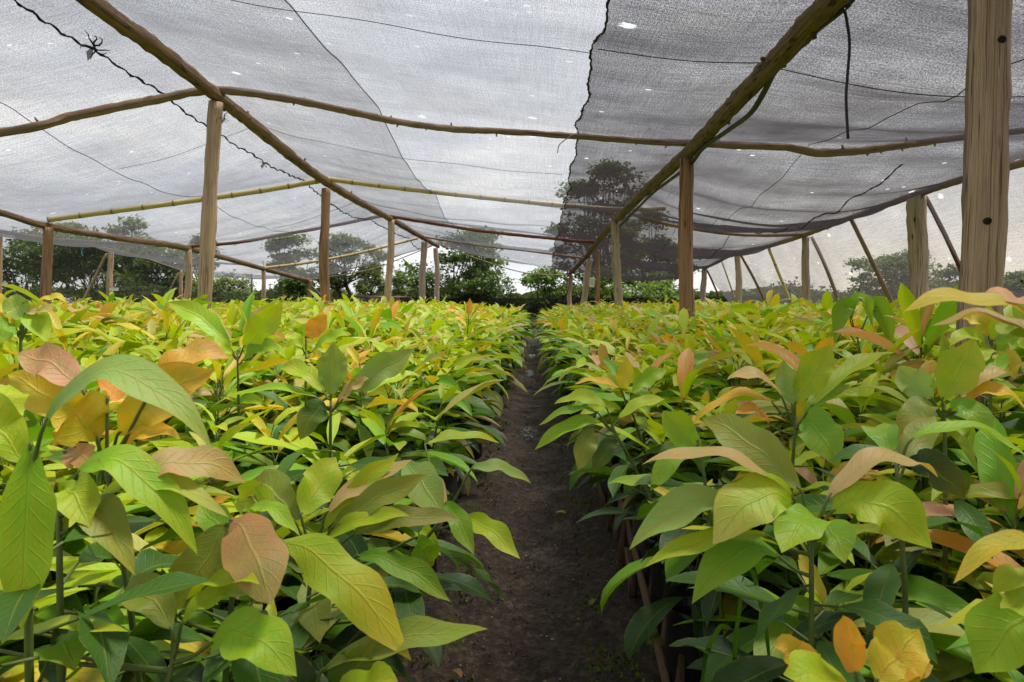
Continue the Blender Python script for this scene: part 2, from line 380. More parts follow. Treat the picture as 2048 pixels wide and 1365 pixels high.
M_MOSS = simple("moss", (0.14, 0.22, 0.015), 0.9, 0.1, 60, 0.5, 0.8)
M_PURPLE = simple("purple_petal", (0.22, 0.12, 0.45), 0.6, 0.2)

# ------------------------------------------------------------------ world and light
SUN_EL, SUN_AZ = 66, 62          # azimuth measured from straight ahead towards the right
w = bpy.data.worlds.new("World"); scene.world = w; w.use_nodes = True
nt = w.node_tree; nt.nodes.clear(); L = nt.links.new
out = nt.nodes.new("ShaderNodeOutputWorld"); bg = nt.nodes.new("ShaderNodeBackground"); bg.inputs[1].default_value = 0.05
sky = nt.nodes.new("ShaderNodeTexSky"); sky.sky_type = "NISHITA"; sky.sun_disc = False
sky.sun_elevation = R(SUN_EL); sky.sun_rotation = R(SUN_AZ)
tc = nt.nodes.new("ShaderNodeTexCoord").outputs["Generated"]
n1 = noise_(nt, mapping(nt, tc, (1.6, 1.6, 7.0)), 1.5, 6, 0.58)
n2 = noise_(nt, mapping(nt, tc, (1, 1, 3), (3, 1, 2)), 0.9, 4, 0.55)
cl = ramp(nt, n1, [(0.30, (6.2, 6.45, 7.0)), (0.48, (8.4, 8.6, 9.0)), (0.68, (11.0, 10.9, 10.6))])
sx = nt.nodes.new("ShaderNodeSeparateXYZ"); L(tc, sx.inputs[0])
low = math_(nt, "SUBTRACT", 1.0, smooth(nt, sx.outputs[2], 0.0, 0.22))
warm = math_(nt, "MULTIPLY", low, smooth(nt, sx.outputs[0], 0.05, 0.5))
cl = mixc(nt, math_(nt, "MULTIPLY", warm, 0.7), cl, (11.0, 9.6, 7.4))
L(mixc(nt, math_(nt, "ADD", 0.86, math_(nt, "MULTIPLY", n2, 0.14)), sky.outputs[0], cl), bg.inputs[0]); L(bg.outputs[0], out.inputs[0])
sl = bpy.data.lights.new("sun", "SUN"); sl.energy = 2.3; sl.angle = R(12); sl.color = (1.0, 0.95, 0.86)
so = link(bpy.data.objects.new("sun", sl))
dv = Vector((math.sin(R(SUN_AZ)) * math.cos(R(SUN_EL)), math.cos(R(SUN_AZ)) * math.cos(R(SUN_EL)), math.sin(R(SUN_EL))))
so.rotation_euler = dv.to_track_quat("Z", "Y").to_euler()

# ------------------------------------------------------------------ ground and path
def grid_sheet(name, xs, ys, zf, mat, kind="structure"):
    X, Y = np.meshgrid(xs, ys); Z = zf(X, Y); nx = len(xs)
    V = np.stack([X, Y, Z], -1).reshape(-1, 3)
    i, j = np.meshgrid(np.arange(nx - 1), np.arange(len(ys) - 1)); a = (j * nx + i).ravel()
    mb = MB(); mb.add(V, np.stack([a, a + 1, a + nx + 1, a + nx], -1), uv=np.stack([X, Y, Z], -1)); o = mb.build(name, mat)
    return tag(o, kind=kind)
gx = np.concatenate([[-1500, -300, -80], np.linspace(-30, 30, 31), [80, 300, 1500]])
gy = np.concatenate([[-1500, -300, -60], np.linspace(-10, 60, 36), [120, 400, 1500]])
grid_sheet("ground", gx, gy, lambda X, Y: X * 0 - 0.02, M_GROUND)
def pathz(X, Y):
    return 0.0 + 0.010 * np.sin(X * 23 + Y * 4.1) * np.sin(Y * 7.3) + 0.008 * np.sin(Y * 19 + X * 11) + 0.006 * np.sin(X * 61 + Y * 37) - 0.03 * np.exp(-((X + 0.02) / 0.16) ** 2) + 0.03
grid_sheet("path", np.linspace(-0.75, 0.75, 70), np.linspace(-1.5, 17.5, 520), pathz, M_SOIL)

# crumbs of earth and litter lying on the path
mb = MB(); rs_ = random.Random(5)
for k in range(3600):
    y = 0.9 + 9 * rs_.random() ** 1.7; x = rs_.gauss(0, .17)
    if abs(x) > .33: continue
    s_ = rs_.uniform(.0015, .006) * (1.5 if rs_.random() < .06 else 1); z = float(pathz(x, y)) + s_ * .3; V = []
    for (a, b, c) in ((1, 0, 0), (0, 1, 0), (-1, 0, 0), (0, -1, 0), (0, 0, .8), (0, 0, -.8)):
        q = s_ * rs_.uniform(.6, 1.3); V.append((x + a * q, y + b * q, z + c * q))
    g = rs_.random(); c_ = (0.05, 0.035, 0.026) if g < .8 else ((0.22, 0.18, 0.12) if g < .93 else (0.12, 0.13, 0.03))
    mb.add(V, [(0, 1, 4, 4), (1, 2, 4, 4), (2, 3, 4, 4), (3, 0, 4, 4)] if False else [(0, 1, 4, 3), (2, 3, 4, 1), (0, 1, 5, 3), (2, 3, 5, 1)], 0, c_)
m_, nt_, out_ = mat_new("earth_crumb"); p_ = N(nt_, "ShaderNodeBsdfPrincipled"); nt_.links.new(attr(nt_, "Col").outputs["Color"], p_.inputs["Base Color"]); p_.inputs["Roughness"].default_value = .6; nt_.links.new(p_.outputs[0], out_.inputs[0])
tag(mb.build("soil_crumbs", m_, smooth=False), "scattered crumbs of dark earth and pale litter on the path", "litter", kind="stuff")
# low moss and seedling weeds along both edges of the path
mb = MB()
for k in range(150):
    side = rs_.choice((-1, 1)); y = 1.0 + 9 * rs_.random() ** 1.4; x = side * rs_.uniform(.15, .30)
    for j in range(rs_.randrange(8, 26)):
        px_, py_ = x + rs_.gauss(0, .018), y + rs_.gauss(0, .03); z = float(pathz(px_, py_)); a = rs_.uniform(0, 6.28); h_ = rs_.uniform(.003, .011); w_ = h_ * .5
        dx, dy = math.cos(a) * w_, math.sin(a) * w_
        mb.add([(px_ - dx, py_ - dy, z - .002), (px_ + dx, py_ + dy, z - .002), (px_ + dx * 1.5 + dy, py_ + dy, z + h_), (px_ - dx * .6 + dy, py_ - dy, z + h_ * .8)], [(0, 1, 2, 3)], 0, (0.10 + .06 * rs_.random(), 0.15 + .06 * rs_.random(), 0.015))
tag(mb.build("path_moss", m_, smooth=False), "low green moss growing along both edges of the path", "moss", kind="stuff")

# ------------------------------------------------------------------ posts
def post(name, tx, ty, bx, by, d, wpx, mat, label, group, seed, extra=None):
    T = P(tx, ty, d); Bm = P(bx, by, d)
    dr = (Bm - T); B = T + dr * ((T.z - 0.0) / (T.z - Bm.z)) if Bm.z < T.z else T
    r = wpx * d / F / 2 * 0.92
    n = 16; pts, rr = [], []
    for i in range(n + 1):
        t = i / n; p = B.lerp(T, t)
        p = p + Vector((mnoise.noise(Vector((seed * 3.1, t * 2.3, 0))), mnoise.noise(Vector((seed * 5.1, t * 2.3, 4))), 0)) * r * (0.25 if wpx > 60 else 0.8)
        pts.append(p); rr.append(r * (1.06 - 0.14 * t + 0.13 * mnoise.noise(Vector((seed * 1.7, t * 6, 8)))))
    mb = MB(); tube(mb, [p - B for p in pts], rr, 16, jit=0.13, square=0.07, sub=2, seed=seed)
    o = mb.build(name, mat); o.location = B
    tag(o, label, "post", group)
    return o
G_R = "posts of the row under the ridge beam"; G_W = "posts of the row right of the path"; G_E = "posts of the right edge row"
G_F = "posts of the row left of the ridge"; G_L = "posts of the outer left row"
post("wooden_post", 429, 205, 411, 612, 5.97, 29, M_POST, "tall knotty brown post leaning under the nearest crossing of ridge beam and cross branch", G_R, 1)
post("wooden_post", 651, 378, 650, 610, 9.2, 20, M_POSTR, "dark streaked post second in the ridge row, under the bamboo cross pole", G_R, 2)
post("wooden_post", 783, 440, 777, 620, 13.4, 14.5, M_POST, "slim brown post third in the ridge row, under the red cross branch", G_R, 3)
post("wooden_post", 846, 484, 842, 625, 17.4, 14, M_POSTG, "pale post stained brown at its foot, fourth in the ridge row", G_R, 4)
post("wooden_post", 873, 497, 875, 620, 20.0, 11, M_POSTG, "last and farthest post of the ridge row, before the big dark tree", G_R, 5)
near_post = post("wooden_post", 1994, -320, 1953, 600, 1.96, 79, M_POST, "thickest and nearest post, smooth brown wood with two dark knots, at the right", G_W, 6)
post("wooden_post", 1372, 318, 1374, 640, 5.8, 30, M_POSTR, "reddish brown post under the mossy beam, first one right of the path", G_W, 7)
post("wooden_post", 1230, 443, 1239, 615, 10.5, 17, M_POSTG, "pale grey post with a side knot beside the path's far end", G_W, 8)
post("wooden_post", 1195, 500, 1194, 620, 13.6, 9.5, M_POSTR, "thin reddish post behind the one with the white paper", G_W, 9)
paper_post = post("wooden_post", 1179, 518, 1164, 625, 15.5, 13, M_POSTG, "leaning post with a white paper sheet pinned to it", G_W, 10)
post("wooden_post", 1141, 550, 1140, 640, 20.0, 9, M_POST, "farthest short post where the mossy beam ends beside the path", G_W, 11)
post("wooden_post", 1834, 392, 1837, 650, 7.8, 37, M_POSTG, "stout pale weathered post with cracked bark, second from the right side", G_E, 12)
post("wooden_post", 1608, 474, 1611, 630, 11.0, 15.5, M_POSTG, "straight pale brown post in the middle of the right edge row", G_E, 13)
post("wooden_post", 1474, 508, 1477, 635, 14.6, 13, M_POSTG, "light post third along the right edge row, between leaning poles", G_E, 14)
post("wooden_post", 1408, 535, 1408, 640, 17.5, 11.5, M_POSTG, "short grey post at the far end of the right edge row", G_E, 15)
post("wooden_post", 93, 455, 92, 620, 8.3, 21, M_POSTR, "dark streaked post at the left where the bamboo pole meets the barked beam", G_F, 16)
post("wooden_post", 376, 500, 374, 600, 11.7, 14, M_POST, "brown post just left of the tall leaning knotty post", G_F, 17)
post("wooden_post", 527, 541, 527, 600, 15.0, 9, M_POST, "small far post midway between the two big left posts", G_F, 18)
post("wooden_post", 619, 561, 619, 600, 18.0, 10, M_POSTR, "small far post just left of the dark streaked ridge post", G_F, 19)
post("wooden_post", 1, 468, -1, 610, 10.5, 9, M_POST, "thin post cut by the left side of the picture", G_L, 20)
tag_post = post("wooden_post", 221, 503, 222, 615, 14.2, 12.5, M_POST, "post with a small white tag and a brace leaning on it", G_L, 21)
post("wooden_post", 361, 541, 362, 600, 17.1, 8, M_POST, "thin post at the far corner of the outer left row", G_L, 22)
# knots on the nearest post
for kx, ky in ((1998, 90), (1956, 436)):
    zt = P(kx, ky, 1.9).z; co_ = [v.co for v in near_post.data.vertices if abs(v.co.z - zt) < 0.035]
    cx_ = sum(v.x for v in co_) / len(co_); xt = cx_ + (0.004 if ky < 200 else -0.020)
    hit = min((v for v in co_ if v.y < 0), key=lambda v: abs(v.x - xt) + abs(v.z - zt) * .3)
    mb = MB(); c = hit.copy(); ax = Vector((0.05, -1, 0)).normalized()
    tube(mb, [c + Vector((0, 0.02, 0)), c, c + ax * 0.004, c + ax * 0.001], [0.012, 0.0105, 0.007, 0.003], 10, seed=kx * 0.01)
    ko = mb.build("knot", simple("dark_knot", (0.03, 0.017, 0.01), 0.8, 0.2, 90, 0.6, 1.0), near_post)

# ------------------------------------------------------------------ beams and cross poles
def pole(name, pts, wpx, mat, label, cat, group, seed, seg=12, jit=0.22, nodes=False, sub=12, stubs=0, wig=0.0):
    """pts = (px, py, depth)"""
    W = [P(*p) for p in pts]; rads = [wp * p[2] / F / 2 for wp, p in zip(wpx, pts)] if isinstance(wpx, (list, tuple)) else [wpx / 2] * len(pts)
    if wig:
        W2 = []
        for i, p in enumerate(W):
            W2.append(p + Vector((0, 0, mnoise.noise(Vector((seed, i * 1.3, 0))) * wig)))
        W = W2
    o0 = W[0].copy(); mb = MB()
    bump = (lambda L_, a: 0.0035 * max(0, 1 - abs((L_ / 0.36) % 1 - 0.5 - 0.0 - 0.0) / 0.5 * 0) if False else 0.0)
    if nodes: bump = lambda L_, a: 0.0045 * math.exp(-((((L_ / 0.36) % 1.0) - 0.0) * 9) ** 2) + 0.0045 * math.exp(-((1 - ((L_ / 0.36) % 1.0)) * 9) ** 2)
    else: bump = None
    tube(mb, [p - o0 for p in W], rads, seg, jit=0.03 if nodes else jit, sub=sub if not nodes else 14, seed=seed, bump=bump)
    rs = random.Random(seed)
    for k in range(stubs):                      # cut twig stubs
        i = rs.randrange(len(W) - 1); p = W[i].lerp(W[i + 1], rs.random()) - o0; r = rads[i]
        a = rs.uniform(0, 6.28); dd = Vector((math.cos(a) * 0.6, rs.uniform(-0.5, 0.5), math.sin(a))).normalized()
        tube(mb, [p + dd * r * 0.5, p + dd * (r + rs.uniform(0.01, 0.03))], [r * 0.33, r * 0.2], 6, seed=seed + k)
    o = mb.build(name, mat); o.location = o0
    return tag(o, label, cat, group)
GB = "long beams along the rows"; GC = "cross poles carrying the net"
RIDGE = [(-2300, -1900, 1.0), (-900, -870, 1.95), (180, 0, 4.3), (300, 88, 5.0), (430, 190, 5.97), (520, 262, 7.0), (600, 325, 8.2), (655, 366, 9.3), (720, 405, 11.1), (780, 437, 13.4), (845, 476, 17.4), (876, 493, 20.3)]
RIGHTB = [(3000, -1250, 0.95), (2180, -530, 1.6), (1660, 0, 2.98), (1560, 115, 3.58), (1450, 228, 4.6), (1385, 296, 5.6), (1300, 375, 7.55), (1235, 438, 10.4), (1190, 490, 13.9), (1174, 512, 16.0), (1138, 550, 20.6)]
FARL = [(-1500, 120, 3.2), (-300, 345, 6.0), (0, 424, 7.6), (92, 452, 8.3), (240, 477, 9.7), (376, 498, 11.7), (527, 538, 15.0), (622, 563, 18.3)]
EDGER = [(5200, -520, 1.5), (2900, 80, 3.3), (2048, 325, 6.1), (1930, 358, 6.9), (1835, 388, 7.8), (1700, 437, 9.4), (1608, 470, 11.0), (1540, 492, 12.7), (1475, 506, 14.6), (1406, 539, 17.6)]
OUTL = [(-1400, 230, 5.0), (-400, 395, 8.0), (0, 463, 10.4), (140, 484, 12.4), (221, 500, 14.2), (300, 521, 15.6), (364, 543, 17.2)]
pole("ridge_beam", RIDGE[1:], 0.118, M_BEAM, "long barked ridge beam running from the upper left down to the far posts", "beam", GB, 3, stubs=14, wig=0.02)
pole("mossy_beam", RIGHTB[1:], 0.108, M_BEAMM, "thick mossy beam with a black hose along it, upper right of the path", "beam", GB, 5, stubs=14, wig=0.02)
pole("barked_beam", FARL, [14, 14, 13, 14, 13, 12, 9, 9], M_BEAM, "crooked reddish beam on the left with the bamboo pole resting on its near end", "beam", GB, 8, stubs=12, wig=0.02)
pole("edge_beam", EDGER, 0.075, M_BRANCH, "edge beam along the top of the sloping side net on the right", "beam", GB, 9, stubs=10, wig=0.02)
pole("outer_beam", OUTL, 0.06, M_BEAM, "thin far beam along the outer left row, under the net's edge", "beam", GB, 10, stubs=8)
A_ = [(-700, 360, 4.6), (0, 266, 5.2), (150, 232, 5.45), (300, 202, 5.75), (430, 181, 6.0), (560, 196, 6.0), (700, 224, 5.97), (800, 245, 5.95), (900, 258, 5.93), (1000, 263, 5.9), (1140, 272, 5.88), (1300, 284, 5.84), (1375, 286, 5.8), (1460, 291, 5.76), (1570, 295, 5.72), (1640, 306, 5.7), (1740, 300, 5.66), (1850, 285, 5.6), (1950, 272, 5.6), (2150, 252, 5.5)]
pole("cross_branch", A_, [17, 18, 18, 17, 16, 15, 14, 13, 13, 12, 12, 12, 13, 14, 14, 17, 15, 13, 12, 12], M_BRANCH, "nearest long crooked cross branch, spanning the whole width under the net", "pole", GC, 12, stubs=22)
pole("bamboo_pole", [(96, 440, 8.3), (250, 420, 8.55), (400, 400, 8.8), (530, 381, 9.0), (645, 361, 9.2)], 0.066, M_BAMBOO, "left bamboo cross pole with dark rings, rising to the ridge beam", "pole", GC, 13, nodes=True)
pole("bamboo_pole", [(650, 358, 9.25), (800, 377, 9.6), (1000, 399, 10.0), (1140, 412, 10.3), (1240, 419, 10.55), (1330, 417, 10.7)], 0.066, M_BAMBOO, "right bamboo cross pole with dark rings, falling from the ridge to the mossy beam", "pole", GC, 14, nodes=True)
pole("red_branch", [(370, 494, 11.7), (470, 486, 12.2), (560, 471, 12.7), (660, 453, 13.1), (770, 431, 13.5)], 0.062, M_RED, "left reddish cross branch rising to the ridge beam behind the bamboo", "pole", GC, 15, stubs=6)
pole("red_branch", [(780, 433, 13.5), (870, 448, 13.5), (960, 462, 13.6), (1060, 473, 13.6), (1130, 480, 13.6), (1160, 483, 13.65), (1200, 484, 13.7)], 0.066, M_RED, "right reddish cross branch ending at the mossy beam", "pole", GC, 16, stubs=6)
pole("cross_pole", [(525, 537, 15.0), (620, 525, 15.6), (720, 506, 16.3), (835, 477, 17.3)], 0.062, M_BAMBOO, "far pale cross pole on the left, rising to the fourth ridge post", "pole", GC, 17, nodes=True)
pole("cross_pole", [(845, 474, 17.4), (950, 490, 17.2), (1060, 503, 16.9), (1175, 518, 16.2)], 0.05, M_BRANCH, "far thin cross pole on the right of the ridge beam", "pole", GC, 18, stubs=3)
pole("cross_branch", [(120, 480, 12.3), (210, 486, 12.1), (300, 491, 11.9), (380, 493, 11.7)], 0.05, M_BEAM, "short twiggy branch between the outer left beam and the crooked beam", "pole", GC, 19, stubs=9)
pole("cross_branch", [(1237, 421, 10.6), (1350, 452, 10.7), (1480, 470, 10.9), (1608, 470, 11.0)], 0.05, M_BRANCH, "cross branch hidden in the dark net right of the path", "pole", GC, 20, stubs=3)
pole("end_pole", [(622, 560, 18.3), (740, 540, 19.0), (800, 518, 19.6), (874, 488, 20.3)], 0.03, M_BRANCH, "thin pole along the net's far edge left of the ridge", "pole", GC, 21)
pole("end_pole", [(876, 488, 20.3), (960, 520, 20.4), (1050, 546, 20.5), (1140, 551, 20.6)], 0.03, M_BRANCH, "thin pole along the net's far edge right of the ridge", "pole", GC, 22)

GS = "poles leaning under the sloping side net"
def lean(tx, ty, mx, my, d, wm, mat, label, seed, nodes=False, group=GS, cat="pole", name="leaning_pole", kink=0.0):
    T = P(tx, ty, d); M_ = P(mx, my, d); B = T + (M_ - T) * (T.z / (T.z - M_.z))
    pts = [T.lerp(B, t) + Vector((kink * math.sin(t * 5), 0, 0)) for t in (0, .2, .4, .6, .8, 1)]
    mb = MB(); tube(mb, [p - B for p in pts], [wm * (0.42 + 0.02 * k) for k in range(6)], 9, jit=0.12, sub=4, seed=seed)
    o = mb.build(name, mat); o.location = B; return tag(o, label, cat, group)
lean(1850, 393, 1925, 558, 7.8, 0.055, M_RED, "reddish curved pole leaning between the two stoutest right posts", 31, kink=0.03)
lean(1703, 440, 1800, 640, 9.4, 0.065, M_BRANCH, "brown split pole leaning outwards left of the stout pale post", 32)
lean(1623, 474, 1688, 640, 11.0, 0.06, M_BRANCH, "kinked pole leaning just right of the straight pale brown post", 33, kink=0.04)
lean(1536, 494, 1592, 632, 12.7, 0.062, M_BAMBOO, "yellowish pole leaning left of the straight pale brown post", 34)
lean(1481, 510, 1542, 632, 14.4, 0.06, M_BEAM, "dark pole leaning just right of the light third post", 35, kink=0.03)
lean(1444, 524, 1474, 610, 15.9, 0.04, M_BAMBOO, "thin yellow pole leaning left of the light third post", 36)
lean(1414, 541, 1449, 630, 17.3, 0.055, M_RED, "reddish pole leaning at the end of the right edge row", 37, kink=0.03)
GBc = "braces leaning on the outer left posts"
lean(214, 508, 162, 612, 14.2, 0.07, M_BAMBOO, "yellow brace leaning on the post with the white tag", 38, group=GBc, cat="brace", name="brace")
lean(358, 546, 322, 618, 17.1, 0.06, M_BAMBOO, "yellow brace leaning on the far corner post at the left", 39, group=GBc, cat="brace", name="brace")
lean(624, 572, 650, 600, 18.0, 0.04, M_BRANCH, "short brace on the small far post beside the streaked ridge post", 40, group=GBc, cat="brace", name="brace")

mb = MB(); p = P(503, 548, 20); tube(mb, [(0, 0, 0), (0, 0, p.z)], 0.03, 8)
o = mb.build("fence_post", M_BLACK); o.location = (p.x, 20, 0); tag(o, "thin black upright post before the pale trees at the left", "post")

# papers
def paper(px, py, d, w_, h_, label, rot=0):
    c = P(px, py, d); mb = MB()
    n = 5; V, Q = [], []
    for i in range(n):
        for j in range(n):
            V.append(((i / (n - 1) - .5) * w_, 0.006 * math.sin(i * 1.6) - 0.0 , (j / (n - 1) - .5) * h_))
    for i in range(n - 1):
        for j in range(n - 1): Q.append((i * n + j, (i + 1) * n + j, (i + 1) * n + j + 1, i * n + j + 1))
    mb.add(V, Q); mb.add([(x, y + 0.001, z) for x, y, z in V], [q[::-1] for q in Q])
    for k in range(3 if h_ > 0.1 else 1):
        z = h_ * (0.3 - 0.22 * k); yy = -0.008
        mb.add([(-w_ * .3, yy, z), (w_ * .3, yy, z), (w_ * .3, yy, z + h_ * .05), (-w_ * .3, yy, z + h_ * .05)], [(0, 1, 2, 3)], 1)
    o = mb.build("paper_sheet" if h_ > 0.1 else "paper_tag", [M_PAPER, M_INK]); o.location = c; o.rotation_euler = (0, rot, 0)
    tag(o, label, "paper")
paper(1184, 566, 15.35, 0.115, 0.20, "white paper sheet pinned on the leaning post right of the path", 0.06)
paper(228, 579, 14.05, 0.20, 0.065, "small white tag wrapped round the braced post at the left", 0.0)
paper(10, 568, 10.3, 0.07, 0.075, "crumpled white scrap of paper beside the leftmost post", 0.6)

# ------------------------------------------------------------------ shade net
def rowline(pts, lift):
    W = [P(*p) for p in pts]; ys = [p.y for p in W]
    return ys, [p.x for p in W], [p.z + lift for p in W]
ROWS = [rowline(OUTL, 0.03), rowline(FARL, 0.06), rowline(RIDGE, 0.075), rowline(RIGHTB, 0.075), rowline(EDGER, 0.05)]
CROSS = [np.array(c) for c in ([-0.5] * 5, [4.2, 4.9, 6.0, 5.8, 5.5], [8.0, 8.3, 9.2, 10.6, 11.0], [12.2, 11.7, 13.5, 13.65, 14.6], [15, 15.0, 17.35, 16.3, 17.5], [17.3, 18.3, 20.3, 20.6, 19.5])]
def net_z(X, Y, sag=None):
    X = np.asarray(X, float); Y = np.asarray(Y, float)
    rx = np.stack([np.interp(Y, r[0], r[1]) for r in ROWS]); rz = np.stack([np.interp(Y, r[0], r[2]) for r in ROWS])
    rx[0] = np.minimum(rx[0], rx[1] - 0.5)
    idx = np.clip(np.sum(X[None] > rx, axis=0) - 1, 0, len(ROWS) - 2)
    tk = lambda a, i: np.take_along_axis(a, i[None], 0)[0]
    x0, x1, z0, z1 = tk(rx, idx), tk(rx, idx + 1), tk(rz, idx), tk(rz, idx + 1)
    u = (X - x0) / (x1 - x0); uc = np.clip(u, 0, 1)
    z = z0 + (z1 - z0) * np.clip(u, -0.25, 1.15)
    ri = idx + uc                                  # fractional row coordinate
    cy = np.stack([np.interp(ri, np.arange(5), c) for c in CROSS])
    k = np.clip(np.sum(Y[None] > cy, axis=0) - 1, 0, len(CROSS) - 2)
    y0, y1 = tk(cy, k), tk(cy, k + 1); v = np.clip((Y - y0) / (y1 - y0), 0, 1)
    right = np.clip((X - 0.0) / 2.5, 0, 1)
    S = 0.19 + 0.17 * right
    amp = S * np.where(k == 0, 0.55, 1.0)
    shape = (4 * uc * (1 - uc)) ** 0.7
    prof = (4 * v * (1 - v)) ** 0.9
    z -= amp * prof * (0.03 + 0.97 * shape)
    fold = np.sin(Y * 7.5 + 1.3 * np.sin(X * 0.8) + idx * 2) * 0.020 + np.sin(Y * 13.1 + 1.9 * np.sin(X * 0.9 + 2)) * 0.008
    z += fold * prof * (0.5 + right) * np.minimum(1, 0.15 + shape * 1.6)
    z += 0.010 * np.sin(X * 5.3 + Y * 1.7) * prof * np.minimum(1, shape * 2)
    return z
def seam_x(kind, Y):
    Y = np.asarray(Y, float)
    return {"a": -4.25 + 0.0 * Y, "b": -3.12 + 0.06 * np.sin(Y * 0.9), "c": -1.42 + 0.10 * np.sin((Y - 2) * 0.35),
            "d": 0.30 + 0.012 * Y + 0.018 * np.sin(Y * 4.3) + 0.01 * np.sin(Y * 11.0), "e": 2.25 + 0.0 * Y, "f": 3.15 + 0.0 * Y}[kind]
YS = np.concatenate([np.linspace(-12, -0.9, 14), np.linspace(-0.8, 6.0, 90), np.linspace(6.08, 20.4, 200)])
def row_x(i, Y, off=0): return np.interp(Y, ROWS[i][0], ROWS[i][1]) + off
def net_panel(name, xl, xr, nx, mat, parent, ymax=None, solid=0.0):
    ys = YS
    t = np.linspace(0, 1, nx)[None, :]
    XL, XR = xl(ys)[:, None], xr(ys)[:, None]
    X = XL + (XR - XL) * t; Y = np.repeat(ys[:, None], nx, 1)
    Z = net_z(X, Y)
    # far edge hangs in scallops: stop the sheet along the end line
    lim = np.interp(X, [-9.2, -6.5, -3.2, 1.15, 4.6], [17.3, 18.3, 20.35, 20.65, 18.6])
    Yc = np.minimum(Y, lim)
    Z = net_z(X, Yc)
    V = np.stack([X, Yc, Z], -1).reshape(-1, 3)
    i, j = np.meshgrid(np.arange(nx - 1), np.arange(len(ys) - 1)); a = (j * nx + i).ravel()
    keep = (V[a + nx, 1] - V[a, 1] > 1e-5) | (V[a + nx + 1, 1] - V[a + 1, 1] > 1e-5); a = a[keep]
    mb = MB(); mb.add(V, np.stack([a, a + 1, a + nx + 1, a + nx], -1), uv=np.stack([X, Yc, X * 0], -1))
    return mb.build(name, mat, parent)
M_NET1 = net_material("pale_shade_net", 0.69, (0.11, 0.11, 0.125), 0.46, 0.05)
M_NET2 = net_material("pale_shade_net_thin", 0.75, (0.13, 0.13, 0.145), 0.38, 0.05)
M_NET3 = net_material("grey_shade_net", 0.63, (0.09, 0.09, 0.10), 0.50, 0.05)
M_NET4 = net_material("dark_shade_net", 0.43, (0.032, 0.026, 0.028), 0.66, 0.08, tvar=0.10)
M_NETS = net_material("side_net", 0.66, (0.12, 0.11, 0.11), 0.40, 0.5, lines=False)
M_NETW = net_material("wall_net", 0.66, (0.05, 0.048, 0.045), 0.25, 0.0, lines=False, tvar=0.02)
M_NETF = net_material("black_fence_net", 0.26, (0.012, 0.012, 0.012), 0.3, 0.0, lines=False)
pale = empty("roof_net"); tag(pale, "pale grey knitted shade net overhead, left of the jagged black seam", "shade net", "shade nets of the roof")
dark = empty("roof_net"); tag(dark, "darker brownish shade net over the right bed, right of the jagged black seam", "shade net", "shade nets of the roof")
net_panel("net_panel", lambda y: row_x(0, y, -0.12), lambda y: seam_x("a", y), 46, M_NET1, pale)
net_panel("net_panel", lambda y: seam_x("a", y), lambda y: seam_x("b", y), 20, M_NET1, pale)
net_panel("net_panel", lambda y: seam_x("b", y), lambda y: seam_x("c", y), 26, M_NET3, pale)
net_panel("net_panel", lambda y: seam_x("c", y), lambda y: seam_x("d", y), 26, M_NET2, pale)
net_panel("net_panel", lambda y: seam_x("d", y), lambda y: seam_x("e", y), 28, M_NET4, dark)
net_panel("net_panel", lambda y: seam_x("e", y), lambda y: row_x(4, y, 0.03), 36, M_NET4, dark)
def seam(kind, r, parent, jag=0.0, y0=0.5, y1=20.2, braid=False):
    n = int((y1 - y0) / (0.035 if jag or braid else 0.12)); ys = np.linspace(y0, y1, n); xs = seam_x(kind, ys)
    zs = net_z(xs, ys) - 0.012
    pts, rr = [], []
    for i in range(n):
        dx = random.uniform(-jag, jag); dz = random.uniform(-jag, jag) * 0.7
        if braid: dx += 0.008 * math.sin(i * 1.1); dz += 0.008 * math.cos(i * 1.1)
        pts.append((xs[i] + dx, ys[i], zs[i] + dz)); rr.append(r * random.uniform(0.6, 1.5) if jag or braid else r)
    mb = MB(); tube(mb, pts, rr, 5); 
    if jag:                                       # frayed ends
        for k in range(int(n / 4)):
            i = random.randrange(n); p = Vector(pts[i])
            tube(mb, [p, p + Vector((random.uniform(-.02, .02), random.uniform(-.02, .02), -random.uniform(0.003, .018)))], [r * .5, r * .2], 4)
    return mb.build("seam", M_SEAM, parent)
seam("a", 0.0035, pale); seam("b", 0.008, pale, 0.004, braid=True); seam("c", 0.0035, pale)
seam("d", 0.0062, pale, 0.006); seam("e", 0.003, dark); seam("f", 0.006, dark, 0.004, y0=6.0, y1=14)
def cross_seam(yf, x0, x1, parent, r=0.0022):
    xs = np.linspace(x0, x1, 90); ys = np.array([yf(x) for x in xs]); zs = net_z(xs, ys) - 0.006
    mb = MB(); tube(mb, list(zip(xs, ys, zs)), r, 4); mb.build("seam", M_SEAM, parent)
cross_seam(lambda x: 3.95 - 0.02 * x, -3.0, 0.32, pale); cross_seam(lambda x: 3.9 - 0.05 * x, 0.36, 4.0, dark, 0.003)
cross_seam(lambda x: 7.1 + 0.05 * x, -4.2, 0.3, pale, 0.002); cross_seam(lambda x: 11.4 + 0.1 * x, -4.2, 0.4, pale, 0.003)
